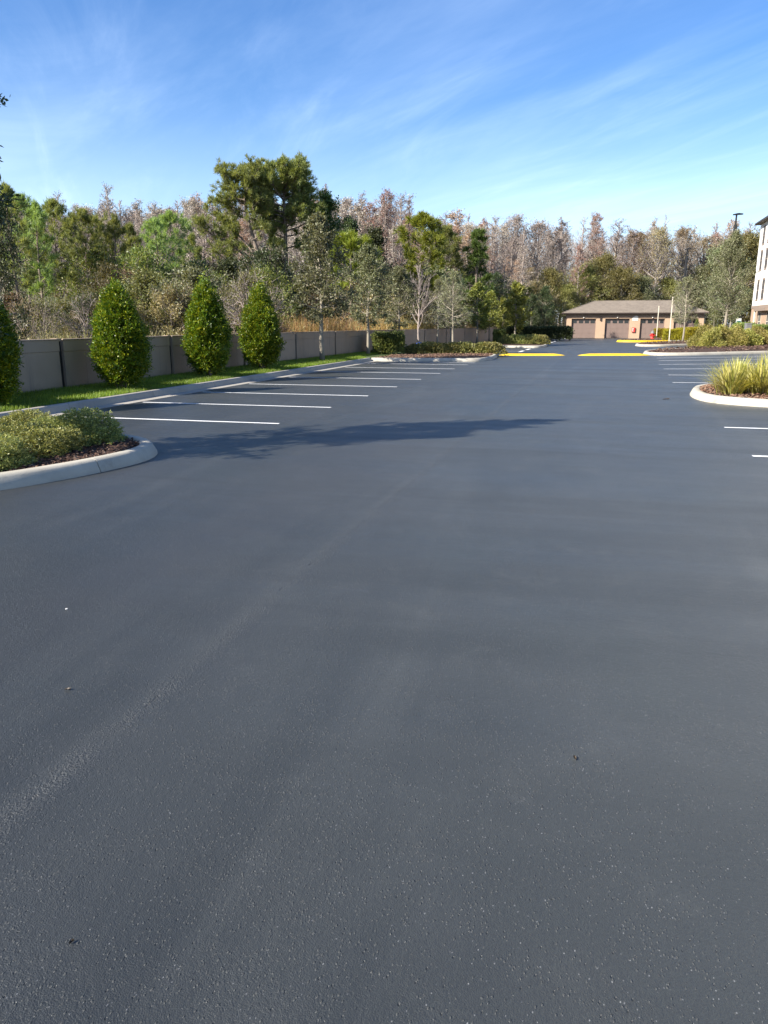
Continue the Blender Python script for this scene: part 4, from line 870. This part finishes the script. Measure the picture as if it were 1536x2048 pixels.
# understorey along the back of the wall
UB = np.random.default_rng(21); nb_ = 0
CW = {'olive': 'olive ', 'tan': 'pale tan ', 'oakleaf': 'grey green ', 'darkleaf': 'dark green ', 'greenleaf': 'fresh green '}
def bush_row(px0, px1, step, Dlo, Dhi, tlo, thi, keys, mats, lab, grp):
    px = px0
    while px < px1:
        x, y, D = at_back(px, float(UB.uniform(Dlo, Dhi))); k = keys[int(UB.integers(len(keys)))]; mt = mats[int(UB.integers(len(mats)))]
        make(k, x, y, -0.06, max(1.0, ztop(float(UB.uniform(tlo, thi)), D)), float(UB.uniform(0, 6.28)), CW[mt] + lab, 'bush', grp, mat=M[mt] if mt else None, wide=float(UB.uniform(0.8, 1.2)))
        px += step * float(UB.uniform(0.7, 1.3))
BK = ['bush0', 'bush1', 'bush2', 'bush3']
bush_row(-60, 190, 26, 28, 36, 560, 640, BK + ['brush0', 'brush1', 'brush0'], ['olive', 'tan', 'oakleaf', 'darkleaf'], 'wild bush behind the wall under the left pines', 'wild bushes under the left pines')
bush_row(190, 540, 24, 30, 40, 535, 610, BK + ['brush1'], ['olive', 'olive', 'tan', 'olive', 'greenleaf', 'oakleaf'], 'wild bush behind the topiaries', 'wild bushes behind the topiaries')
bush_row(200, 560, 34, 42, 56, 515, 590, BK, ['olive', 'greenleaf', 'oakleaf', 'darkleaf'], 'taller wild bush under the pines behind the topiaries', 'taller wild bushes behind the topiaries')
bush_row(540, 860, 30, 52, 62, 520, 600, BK + ['brush0'], ['olive', 'darkleaf', 'tan', 'oakleaf', 'greenleaf'], 'wild bush at the wood edge behind the dry grass', 'wild bushes behind the dry grass')
bush_row(1000, 1098, 18, 90, 102, 560, 620, BK, ['greenleaf', 'olive', 'tan', 'darkleaf'], 'wild bush at the wood edge left of the garages', 'wild bushes left of the garages')
bush_row(-60, 1000, 38, 60, 78, 530, 595, BK + ['brush1'], ['olive', 'tan', 'olive', 'oakleaf', 'greenleaf'], 'wild bush deep in the wood behind the wall', 'wild bushes deep in the wood')
# dry broomsedge between the wall and the wood
def sedge(px0, px1, Dlo, Dhi, n, h, seed, mat):
    rng = np.random.default_rng(seed); nc = n // 60
    cen = np.array([at(a, b) for a, b in zip(rng.uniform(px0, px1, nc), rng.uniform(Dlo, Dhi, nc))]); hc = rng.uniform(0.35, 1.2, nc)
    cl = rng.integers(0, nc, n); P = cen[cl] + rng.normal(0, 0.2, (n, 2))
    ok = P[:, 0] < np.interp(P[:, 1], [p[1] for p in WALL], [p[0] for p in WALL]) - 0.5; P = P[ok]; cl = cl[ok]; k = len(P)
    hh = h * hc[cl] * rng.uniform(0.55, 1.1, k); a = rng.uniform(0, 2 * PI, k); b = np.abs(rng.normal(0, 0.3, k)) * hh; o = np.c_[P, np.full(k, -0.06)]
    s = np.c_[np.cos(a), np.sin(a), np.zeros(k)] * 0.009; tip = np.c_[-np.sin(a) * b, np.cos(a) * b, hh]
    m = o + tip * [0.4, 0.4, 0.65]; v = np.stack([o - s, o + s, m + s, m - s, o + tip], 1); g = G(); i5 = np.arange(k)[:, None] * 5
    g.add(v.reshape(-1, 3), q=i5 + np.array([[0, 1, 2, 3]]), t=i5 + np.array([[3, 2, 4]]))
    u = rng.integers(0, k, k); f = rng.uniform(0.45, 1.0, k)[:, None]; c = o[u] + tip[u] * f; leaf_cards(g, c, tip[u] / hh[u][:, None], 0.13, 0.03, rng, 0.5)
    return tag(g.build('dry_grass', mat), kind='stuff')
sedge(560, 780, 34, 50, 24000, 2.0, 31, M['sedge']); sedge(740, 930, 44, 58, 22000, 2.3, 34, M['goldsedge']); sedge(20, 600, 22, 40, 14000, 1.45, 32, M['palesedge']); sedge(880, 1000, 60, 78, 8000, 2.0, 33, M['sedge'])
# leafless cypress wood far behind
CY = np.random.default_rng(41)
for row, (D0, tl, th, step) in enumerate([(90, 398, 445, 25), (106, 386, 430, 23), (124, 384, 425, 22), (148, 395, 432, 22)]):
    px = -90 + 9 * row
    while px < 1620:
        D = D0 + float(CY.uniform(-6, 6)); X = px + float(CY.uniform(-9, 9)); hi = tl + (th - tl) * float(CY.uniform(0, 1)) ** 0.7 * 1.25 - 6
        if px > 820: hi += 34 + 14 * min(1, (px - 820) / 500)
        if row < 2 and px > 1000: hi += 18
        if px > 1050 and D < 118: px += step; continue
        x, y = at(X, D); k = int(CY.integers(0, 5)) if CY.uniform() > 0.12 else 5
        if CY.uniform() < 0.24:
            make('tanwood%d' % int(CY.integers(0, 2)), x, y, -0.06, ztop(hi + 14, D), float(CY.uniform(0, 6.28)), 'bare round crowned hardwood among the far cypresses', 'tree', 'bare hardwoods among the far cypresses', mat=M['pinkbits'], wide=float(CY.uniform(0.75, 1.1)))
        else:
            make('cyp%d' % k, x, y, -0.06, ztop(hi, D), float(CY.uniform(0, 6.28)), 'leafless pinkish grey cypress in the far wood', 'tree', 'leafless cypresses of the far wood', wide=float(CY.uniform(1.1, 2.0)))
        px += step * float(CY.uniform(0.75, 1.25))
def twig_mass(n, seed):
    rng = np.random.default_rng(seed); px = rng.uniform(-120, 1640, n); D = rng.uniform(128, 175, n); xy = np.array([at(a, b) for a, b in zip(px, D)])
    zt = np.array([ztop(458 if a < 820 else 490, b) for a, b in zip(px, D)]); z = rng.uniform(0, 1, n) ** 0.9 * zt
    o = np.c_[xy, z]; up = unit(np.c_[rng.normal(0, 0.45, (n, 2)), np.ones(n)]); s = unit(np.cross(up, rng.normal(0, 1, (n, 3)))) * 0.03; L = rng.uniform(0.8, 3.2, n)[:, None]
    v = np.stack([o - s, o + s, o + up * L + s * 0.3, o + up * L - s * 0.3], 1); g = G(); g.add(v.reshape(-1, 3), q=np.arange(4 * n).reshape(n, 4))
    return tag(g.build('distant_wood', M['paletwig']), kind='stuff')
twig_mass(60000, 61)
for px, D, top, key, lab in [(1180, 122, 427, 'cyp5', 'tallest rusty cypress above the garage roof'), (1290, 124, 438, 'cyp4', 'tall cypress with a reddish top right of the garage ridge'), (1314, 126, 428, 'cyp1', 'thin grey leafless cypress spire right of the garages'), (772, 96, 380, 'cyp5', 'tall pinkish cypress spire above the dark broad evergreen'),
        (650, 98, 372, 'cyp4', 'pinkish cypress top right beside the great pine'), (233, 95, 366, 'cyp3', 'single bare cypress spire above the left pines'), (1030, 104, 520, 'cyp5', 'short rusty cypress over the dark evergreens'), (1010, 100, 515, 'cyp5', 'rusty cypress left of the far island tree'), (1150, 112, 490, 'cyp5', 'rusty cypress left of the tallest one'), (1485, 120, 445, 'cyp2', 'bare cypress behind the lamp post by the building')]:
    x, y = at(px, D); make(key, x, y, -0.06, ztop(top, D), rr(), lab, 'tree', None, wide=1.15)
G_WO = 'olive oaks behind the garages'
for i, (px, D, top, lab) in enumerate([(1095, 112, 548, 'olive oak behind the wood edge left of the garages'), (1130, 110, 575, 'low olive oak at the left roof corner'), (1165, 114, 540, 'olive oak over the left roof slope'), (1205, 116, 522, 'tallest olive oak over the ridge'), (1240, 114, 545, 'olive oak over the middle of the ridge'), (1275, 115, 560, 'dark olive oak over the right half of the ridge'), (1330, 118, 565, 'olive oak behind the leaning hardwood'), (1400, 120, 540, 'olive oak over the right roof end'), (1440, 120, 500, 'olive oak behind the big oak'), (1480, 118, 485, 'olive oak beside the pale building'), (1520, 122, 480, 'olive oak hidden by the pale building'), (1362, 126, 590, 'low olive oak behind the far lamp post')]):
    x, y = at(px, D); make('wide%d' % (i % 3), x, y, -0.06, ztop(top, D), rr(), lab, 'tree', G_WO, mat=M['oakleaf'] if i in (5, 7, 8) else None)
for px, D, top, key, lab in [(1268, 120, 468, 'tanwood0', 'tan half bare hardwood over the garage ridge'), (1305, 118, 462, 'tanwood1', 'tan hardwood with leaning pale limbs'), (1352, 122, 460, 'tanwood0', 'tan hardwood left of the far lamp post'), (1395, 126, 478, 'tanwood1', 'tan hardwood right of the far lamp post'), (1430, 128, 480, 'tanwood0', 'tan hardwood behind the near lamp post'), (1055, 106, 540, 'tanwood1', 'short tan hardwood above the far island tree')]:
    x, y = at(px, D); make(key, x, y, -0.06, ztop(top, D), rr(), lab, 'tree', 'tan hardwoods behind the garages')

# ------------------------------------------------------------------ garage building
M['stucco'] = weathered('tan_stucco', (0.34, 0.24, 0.165), (0.385, 0.275, 0.19), 1.2, 0.9, 40, 0.3, 0.01)
M['frieze'] = weathered('taupe_stucco', (0.20, 0.155, 0.125), (0.24, 0.19, 0.15), 1.2, 0.9, 40, 0.3, 0.01)
M['brown'] = weathered('brown_door_paint', (0.15, 0.108, 0.092), (0.17, 0.124, 0.106), 2, 0.6, 40, 0.1, 0.004)
M['darkbrown'] = weathered('dark_brown_metal', (0.03, 0.02, 0.017), (0.04, 0.028, 0.023), 2, 0.45, 40, 0.05, 0.002)
M['black'] = weathered('black_metal', (0.012, 0.012, 0.013), (0.02, 0.02, 0.021), 3, 0.4, 40, 0.05, 0.002)
M['white'] = weathered('white_stucco', (0.70, 0.68, 0.63), (0.78, 0.76, 0.71), 0.8, 0.85, 30, 0.25, 0.01, grime=(0.62, 0.6, 0.56))
M['trim'] = weathered('cream_trim', (0.50, 0.46, 0.37), (0.58, 0.54, 0.44), 2, 0.6, 30, 0.05, 0.004)
M['red'] = weathered('red_paint', (0.42, 0.025, 0.022), (0.52, 0.04, 0.03), 4, 0.45, 50, 0.1, 0.003)
M['whitemetal'] = weathered('white_metal', (0.66, 0.64, 0.58), (0.76, 0.74, 0.68), 3, 0.5, 40, 0.05, 0.002)
M['grey'] = weathered('grey_plastic', (0.13, 0.13, 0.13), (0.18, 0.18, 0.18), 3, 0.6, 40, 0.1, 0.002)
M['green'] = weathered('green_sign', (0.02, 0.13, 0.10), (0.03, 0.16, 0.12), 3, 0.5, 40, 0, 0)
def glass(name, tint):
    m, nt, b = new_mat(name); b.inputs['Base Color'].default_value = (*tint, 1); b.inputs['Roughness'].default_value = 0.06; b.inputs['Specular IOR Level'].default_value = 0.7
    nt.links.new(bump(nt, noise(nt, 1.5, 2, 0.5, objpos(nt)), 0.05, 0.05), b.inputs['Normal']); return m
M['glass'] = glass('dark_glass', (0.012, 0.014, 0.016))
M['dullglass'] = weathered('screened_glass', (0.035, 0.038, 0.042), (0.06, 0.063, 0.068), 2, 0.5, 20, 0.05, 0.002, spec=0.15)
def shingle_mat():
    m, nt, b = new_mat('roof_shingle'); pos = objpos(nt)
    br = nd(nt, 'ShaderNodeTexBrick'); br.inputs['Scale'].default_value = 1; br.inputs['Brick Width'].default_value = 0.33; br.inputs['Row Height'].default_value = 0.13; br.inputs['Mortar Size'].default_value = 0.012
    br.inputs['Color1'].default_value = (0.15, 0.122, 0.095, 1); br.inputs['Color2'].default_value = (0.215, 0.178, 0.138, 1); br.inputs['Mortar'].default_value = (0.09, 0.075, 0.06, 1); nt.links.new(pos, br.inputs['Vector'])
    nt.links.new(mixcol(nt, mrange(nt, noise(nt, 0.8, 5, 0.6, pos), 0.4, 0.7, 0, 0.5), br.outputs['Color'], (0.20, 0.166, 0.13)), b.inputs['Base Color']); b.inputs['Roughness'].default_value = 0.9
    nt.links.new(bump(nt, br.outputs['Fac'], 0.4, -0.02), b.inputs['Normal']); return m
M['shingle'] = shingle_mat()
GX0, GX1, GY, GD, GH = -4.30, 11.3, 96.5, 7.0, 2.95
gar = empty('garage_building', (GX0, GY, 0), label='low tan garage block with brown doors and hip roof', cat='garage')
doors = [(-3.62, -0.78), (0.30, 3.08), (4.30, 7.02), (8.05, 10.7)]
fr = G(); edges = [GX0] + [e for d in doors for e in d] + [GX1]
for k in range(0, len(edges), 2): fr.box(edges[k] - GX0, edges[k + 1] - GX0, 0, 0.32, 0, 2.5)
fr.box(0, 0.25, 0.33, GD, 0, 2.90); fr.box(GX1 - GX0 - 0.25, GX1 - GX0, 0.33, GD, 0, 2.90); fr.box(0.26, GX1 - GX0 - 0.26, GD - 0.25, GD, 0, 2.90)
fr.build('wall', M['stucco'], gar)
fz = G(); fz.box(-0.02, GX1 - GX0 + 0.02, -0.02, 0.34, 2.502, 2.93); fz.build('frieze_band', M['frieze'], gar)
hd = G()
for a, b in doors: hd.box(a - GX0 - 0.06, b - GX0 + 0.06, -0.04, 0.22, 2.30, 2.499)
hd.build('door_lintel', M['stucco'], gar)
for a, b in doors:
    w = b - a; dg = G(); rows = [(0.02, 0.545), (0.552, 1.095), (1.102, 1.655)]; dg.box(0.01, w - 0.01, 0.052, 0.06, 0.03, 1.73)
    for z0, z1 in rows:
        for k in range(4): dg.box(w * k / 4 + 0.003, w * (k + 1) / 4 - 0.003, 0, 0.05, z0, z1)
    dg.box(0, w, 0, 0.05, 1.66, 1.74); dg.box(0, w, 0, 0.05, 2.12, 2.298)
    cw = [0.10, 0.62, 0.86, 1.38, 1.56, 2.06, 2.22, w - 0.10] if w > 2.7 else [0.10, 0.60, 0.82, 1.32, 1.48, 1.96, 2.12, w - 0.10]
    xs_ = [0] + cw + [w]
    for k in range(0, len(xs_), 2): dg.box(xs_[k], xs_[k + 1], 0, 0.05, 1.742, 2.118)
    for k in range(4):   # raised long panels of the lower leaves
        pass
    d = dg.build('garage_door', M['brown'], gar); d.location = (a - GX0, 0.24, 0)
    for k in range(0, 8, 2):
        pg = G(); pg.box(cw[k] + 0.003, cw[k + 1] - 0.003, 0.025, 0.035, 1.745, 2.115); pg.build('pane', M['glass'], d)
RO = 0.45; rz0, rz1 = 2.98, 4.42; X0, X1, Y0, Y1 = -RO, GX1 - GX0 + RO, -RO, GD + RO; hx = (Y1 - Y0) / 2; ym = (Y0 + Y1) / 2
rf = G(); rf.add([(X0, Y0, rz0), (X1, Y0, rz0), (X1, Y1, rz0), (X0, Y1, rz0), (X0 + hx * 0.92, ym, rz1), (X1 - hx * 0.92, ym, rz1), (X0, Y0, rz0 - 0.06), (X1, Y0, rz0 - 0.06), (X1, Y1, rz0 - 0.06), (X0, Y1, rz0 - 0.06)],
       q=[(0, 1, 5, 4), (2, 3, 4, 5), (6, 7, 1, 0), (7, 8, 2, 1), (8, 9, 3, 2), (9, 6, 0, 3), (9, 8, 7, 6)], t=[(3, 0, 4), (1, 2, 5)]); rfo = rf.build('roof', M['shingle'], gar)
rc = G(); rc.tube([(X0 + hx * 0.92, ym, rz1 + 0.01), (X1 - hx * 0.92, ym, rz1 + 0.01)], 0.05, 6); rc.tube([(X0, Y0, rz0 + 0.01), (X0 + hx * 0.92, ym, rz1 + 0.01)], 0.045, 6); rc.tube([(X1, Y0, rz0 + 0.01), (X1 - hx * 0.92, ym, rz1 + 0.01)], 0.045, 6); rc.build('ridge_cap', M['shingle'], rfo)
gu = G(); gu.box(X0 - 0.02, X1 + 0.02, Y0 - 0.12, Y0 - 0.003, 2.84, 2.965); gu.box(X0 - 0.12, X0 - 0.022, Y0 - 0.12, Y1, 2.84, 2.965); gu.build('gutter', M['darkbrown'], gar)
so = G(); so.box(X0, X1, Y0, -0.025, 2.86, 2.915); so.build('soffit', M['frieze'], gar)
dp = G(); dp.tube([(X0 + 0.05, Y0 - 0.06, 2.85), (X0 + 0.1, Y0 + 0.05, 2.65), (-0.08, -0.08, 2.45), (-0.08, -0.08, 1.2), (-0.08, -0.08, 0.1)], 0.055, 8); dp.build('downspout', M['darkbrown'], gar)
for xx in (-2.2, 1.69, 5.66, 9.3):
    lg = G(); lg.lathe([(0.0, 0.0), (0.07, 0.0), (0.08, 0.06), (0.04, 0.11), (0.0, 0.12)], seg=10); l = lg.build('door_lamp', M['whitemetal'], gar, True); l.location = (xx - GX0, -0.10, 2.36)
sg = G(); sg.box(-0.07, 0.07, -0.16, -0.001, 0, 0.42); sg.box(-0.09, 0.09, -0.18, -0.001, 0.42, 0.45); s_ = sg.build('wall_sconce', M['darkbrown'], gar); s_.location = (-0.25 - GX0, 0, 2.06)
sign = empty('number_sign', (3.72, GY - 0.01, 2.06), label='white number plate on the pier between the second and third garage doors', cat='sign')
g1 = G(); g1.box(-0.32, 0.32, -0.03, -0.002, 0.0, 0.30); g1.build('plate', M['whitemetal'], sign)
g1 = G(); g1.add([(-0.3, -0.03, 0.33), (0.3, -0.03, 0.33), (0.3, -0.03, 0.46), (0.1, -0.03, 0.56), (-0.3, -0.03, 0.40), (-0.3, -0.002, 0.33), (0.3, -0.002, 0.33), (0.3, -0.002, 0.46), (0.1, -0.002, 0.56), (-0.3, -0.002, 0.40)], q=[(0, 1, 6, 5), (1, 2, 7, 6), (2, 3, 8, 7), (3, 4, 9, 8), (4, 0, 5, 9), (0, 4, 3, 2)], t=[(0, 2, 1)]); g1.build('top_plate', M['whitemetal'], sign)
g1 = G()
for k, x in enumerate((-0.24, -0.13, -0.02, 0.09, 0.20)): g1.box(x, x + 0.07, -0.034, -0.0305, 0.09, 0.21)
g1.build('lettering', M['grey'], sign)
ext = empty('extinguisher_cabinet', (3.60, GY, 0.72), label='red fire extinguisher cabinet on the pier below the number plate', cat='fire extinguisher')
g1 = G(); g1.box(-0.19, 0.19, -0.16, -0.002, 0.0, 0.54); bevel(g1.build('cabinet', M['red'], ext), 0.02)
g1 = G(); g1.box(-0.13, 0.0, -0.172, -0.163, 0.10, 0.44); g1.build('window', M['whitemetal'], ext)
g1 = G(); g1.tube([(-0.065, -0.182, 0.16), (-0.065, -0.182, 0.36)], 0.03, 8); g1.build('cylinder', M['red'], ext)

# ------------------------------------------------------------------ apartment building at the right edge
BX, BY1, BY0, BE = 15.0, 89.2, 48.0, 11.55
apt = empty('apartment_building', (BX, BY1, 0), label='four storey white apartment building with tan ground floor', cat='building')
def onface(y0, y1, z0, z1, d0, d1):   # box on the face that looks to -x; d = distance out of the face
    g = G(); g.box(-d1, -d0, y0 - BY1, y1 - BY1, z0, z1); return g
cols = [(86.45, 87.55, 1), (83.7, 84.95, 1), (79.6, 80.9, 0), (76.2, 77.5, 0), (71, 72.3, 0), (67.5, 68.8, 0), (62, 63.3, 0)]
floors = [(1.0, 2.85), (4.05, 5.95), (6.95, 8.8), (9.45, 11.15)]
def wall_with_holes(z0, z1, holes, mat):
    g = G(); ysp = sorted({BY0, BY1} | {h for a, b, *_ in holes for h in (a, b)}); hz0, hz1 = holes[0][2], holes[0][3]
    g.box(0, 0.3, BY0 - BY1, 0, z0, hz0); g.box(0, 0.3, BY0 - BY1, 0, hz1, z1)
    for a, b in zip(ysp[:-1], ysp[1:]):
        if not any(abs(a - h[0]) < 1e-6 for h in holes): g.box(0, 0.3, a - BY1, b - BY1, hz0 + 0.0005, hz1 - 0.0005)
    return g
zsplit = [0, 3.35, 6.4, 9.1, 11.55]
for f in range(4):
    holes = [(a, b, *floors[f]) for a, b, _ in cols]
    wall_with_holes(zsplit[f] + 0.001, zsplit[f + 1] - 0.001, holes, None).build('wall', M['stucco'] if f == 0 else M['white'], apt)
    for a, b, _ in cols:
        z0, z1 = floors[f]; w = G(); t = 0.06
        w.box(-0.015, 0.05, a - BY1, a - BY1 + t, z0, z1); w.box(-0.015, 0.05, b - BY1 - t, b - BY1, z0, z1); w.box(-0.015, 0.05, a - BY1 + t, b - BY1 - t, z0, z0 + t); w.box(-0.015, 0.05, a - BY1 + t, b - BY1 - t, z1 - t, z1)
        w.box(-0.010, -0.0045, a - BY1 + t, b - BY1 - t, (z0 + z1) / 2 - 0.03, (z0 + z1) / 2 + 0.03); w.box(-0.010, -0.0045, (a + b) / 2 - BY1 - 0.03, (a + b) / 2 - BY1 + 0.03, z0 + t, (z0 + z1) / 2 - 0.031); w.box(-0.010, -0.0045, (a + b) / 2 - BY1 - 0.03, (a + b) / 2 - BY1 + 0.03, (z0 + z1) / 2 + 0.031, z1 - t)
        wo_ = w.build('window', M['frieze'] if f else M['trim'], apt)
        p = G(); p.box(-0.004, 0.02, a - BY1 + 0.01, b - BY1 - 0.01, z0 + 0.01, z1 - 0.01); p.build('pane', M['dullglass'], wo_)
        p = G(); p.box(-0.03, -0.0155, a - BY1 - 0.08, b - BY1 + 0.08, z0 - 0.09, z0 - 0.002); p.build('sill', M['frieze'] if f else M['trim'], wo_)
        if f: p = G(); p.box(-0.03, -0.002, a - BY1 - 0.08, b - BY1 + 0.08, z1 + 0.002, z1 + 0.12); p.build('head_trim', M['frieze'], wo_)
g1 = G(); g1.box(-0.04, -0.002, BY0 - BY1, 0.03, 3.22, 3.50); g1.build('string_course', M['frieze'], apt)
g1 = G(); g1.box(0.301, 14, -0.3, -0.001, 0, BE); g1.box(0.301, 14, BY0 - BY1, BY0 - BY1 + 0.3, 0, BE); g1.build('end_wall', M['white'], apt)
g1 = G(); g1.add([(-0.42, BY0 - BY1 - 0.7, BE), (-0.42, 0.5, BE), (15, 0.5, BE), (15, BY0 - BY1 - 0.7, BE), (7, -6.5, BE + 3.4), (7, BY0 - BY1 + 6.5, BE + 3.4), (-0.42, BY0 - BY1 - 0.7, BE + 0.2), (-0.42, 0.5, BE + 0.2), (15, 0.5, BE + 0.2), (15, BY0 - BY1 - 0.7, BE + 0.2)],
       q=[(0, 3, 2, 1), (0, 1, 7, 6), (1, 2, 8, 7), (2, 3, 9, 8), (3, 0, 6, 9), (6, 7, 4, 5), (8, 9, 5, 4)], t=[(7, 8, 4), (9, 6, 5)]); g1.build('roof', M['shingle'], apt)
g1 = G(); g1.box(-0.54, -0.425, BY0 - BY1 - 0.8, 0.52, BE + 0.02, BE + 0.17); g1.build('gutter', M['darkbrown'], apt)
g1 = G(); g1.box(-0.45, -0.003, -9.5, -3.9, 2.92, 3.2); g1.build('canopy', M['frieze'], apt)
g1 = G(); g1.tube([(-0.35, -4.1, 0), (-0.35, -4.1, 2.92)], 0.09, 8); g1.build('column', M['trim'], apt)
g1 = G(); g1.box(-0.06, -0.003, -5.95, -5.82, 3.6, BE - 0.02); g1.build('downspout', M['whitemetal'], apt)

# ------------------------------------------------------------------ street furniture
def street_lamp(px, D, top, label):
    x, y = at(px, D); h = ztop(top, D); o = empty('street_lamp', (x, y, 0.12), YAW, label=label, cat='lamp post', group='black lamp posts')
    g = G(); g.tube([(0, 0, 0.0), (0, 0, 0.5), (0, 0, h - 0.9)], [0.16, 0.15, 0.14], 10); g.build('pole', M['black'], o)
    g = G(); g.tube([(0, 0, h - 0.9), (0, 0, h - 0.12)], [0.075, 0.075], 8); g.build('tenon', M['black'], o)
    g = G(); v = []; n = 7
    for i, t in enumerate(np.linspace(-0.28, 0.52, n)):
        wd = 0.17 * (1 - abs(t - 0.1) ** 2 * 1.5); zz = h - 0.12 + 0.06 * t * 0.9
        v += [(t, -wd, zz), (t, wd, zz), (t, wd * 0.8, zz + 0.15 * (1 - abs(t - 0.1))), (t, -wd * 0.8, zz + 0.15 * (1 - abs(t - 0.1)))]
    q = [(i * 4 + j, i * 4 + (j + 1) % 4, (i + 1) * 4 + (j + 1) % 4, (i + 1) * 4 + j) for i in range(n - 1) for j in range(4)] + [(3, 2, 1, 0), (n * 4 - 4, n * 4 - 3, n * 4 - 2, n * 4 - 1)]
    g.add(v, q=q); g.build('lamp_head', M['black'], o)
    g = G(); g.lathe([(0.20, 0), (0.20, 0.5), (0.18, 0.52), (0.0, 0.52)], seg=12); g.build('base', M['kerb'], o)
street_lamp(1450, 68, 430, 'taller looking black lamp post rising out of the big oak')
street_lamp(1361, 98, 499, 'smaller looking black lamp post beyond the garages roof')
def slim_post(px, D, top, label):
    x, y = at(px, D); h = ztop(top, D); o = empty('post', (x, y, 0.1), label=label, cat='post', group='pale slim posts')
    g = G(); g.box(-0.035, 0.035, -0.035, 0.035, 0, h - 0.2); g.build('shaft', M['trim'], o); g = G(); g.box(-0.045, 0.045, -0.045, 0.045, h - 0.198, h - 0.1); g.build('cap', M['trim'], o)
slim_post(1315, 80, 612, 'thin pale post beside the red hydrant'); slim_post(1341, 67, 594, 'taller pale post in front of the golden hedge')
x, y = at(1307, 79.5)
hyd = empty('fire_hydrant', (x, y, 0.1), label='red fire hydrant left of the thin pale post', cat='hydrant')
g = G(); g.lathe([(0.0, 0), (0.22, 0), (0.22, 0.08), (0.16, 0.1), (0.15, 0.55), (0.19, 0.58), (0.19, 0.64)], seg=12); g.build('barrel', M['red'], hyd, True)
g = G(); g.lathe([(0.20, 0.64), (0.19, 0.72), (0.12, 0.84), (0.05, 0.88), (0.05, 0.94), (0.0, 0.94)], seg=12); g.build('bonnet', M['grey'], hyd, True)
for s in (-1, 1):
    g = G(); g.tube([(0.12 * s, 0, 0.45), (0.27 * s, 0, 0.45)], 0.075, 8); g.build('nozzle', M['red'], hyd)
g = G(); g.tube([(0, -0.12, 0.42), (0, -0.28, 0.42)], 0.095, 8); g.build('pumper_nozzle', M['red'], hyd)
x, y = at(1477, 90)
gs = empty('small_sign', (x, y, 0.1), YAW, label='small green and white sign on a post under the oaks', cat='sign')
g = G(); g.tube([(0, 0.03, 0), (0, 0.03, 2.0)], 0.035, 6); g.build('post', M['grey'], gs); g = G(); g.box(-0.28, 0.28, -0.02, 0.0, 1.55, 2.2); g.build('panel', M['whitemetal'], gs); g = G(); g.box(-0.24, 0.24, -0.025, -0.0205, 1.72, 1.92); g.build('green_band', M['green'], gs)
x, y = at(1497, 55)
pd = empty('utility_pedestal', (x, y, 0.15), YAW, label='grey square utility pedestal among the leafy shrubs', cat='utility box')
g = G(); g.box(-0.2, 0.2, -0.14, 0.14, 0, 1.55); bevel(g.build('body', M['grey'], pd), 0.02); g = G(); g.box(-0.22, 0.22, -0.16, 0.16, 1.552, 1.62); bevel(g.build('cap', M['grey'], pd), 0.02)

# ------------------------------------------------------------------ litter on the asphalt
def litter(x, y, L, rz, label, mat):
    rng = np.random.default_rng(int(abs(x * 100 + y * 10))); t = np.linspace(0, 1, 6); v = []
    for k in t:
        w = 0.28 * L * math.sin(PI * min(0.97, max(0.03, k))); v += [((k - 0.5) * L, -w, 0.006 + 0.12 * L * abs(k - 0.5) + rng.uniform(0, 0.004)), ((k - 0.5) * L, 0, 0.002 + 0.06 * L * k), ((k - 0.5) * L, w, 0.008 + 0.18 * L * k)]
    g = G(); g.add(v, q=[(i * 3 + j, (i + 1) * 3 + j, (i + 1) * 3 + j + 1, i * 3 + j + 1) for i in range(5) for j in range(2)])
    o = g.build('dead_leaf', mat); o.location = (x, y, 0); o.rotation_euler = (0, 0, rz); tag(o, label, 'leaf', 'dead leaves on the asphalt')
litter(0.01, 2.92, 0.026, 1.9, 'curled dark leaf alone on the right foreground asphalt', M['litter']); litter(-2.45, 2.86, 0.03, 0.2, 'dark leaf on the left asphalt near the seam', M['litter'])
litter(-1.39, 1.52, 0.016, 1.2, 'tiny dark leaf at the lower left of the picture', M['litter']); litter(-3.18, 3.78, 0.014, 0.3, 'small whitish scrap on the left asphalt', M['paint']); litter(1.59, 19.27, 0.16, 0.3, 'dark leaf on the lane left of the near right island', M['litter'])
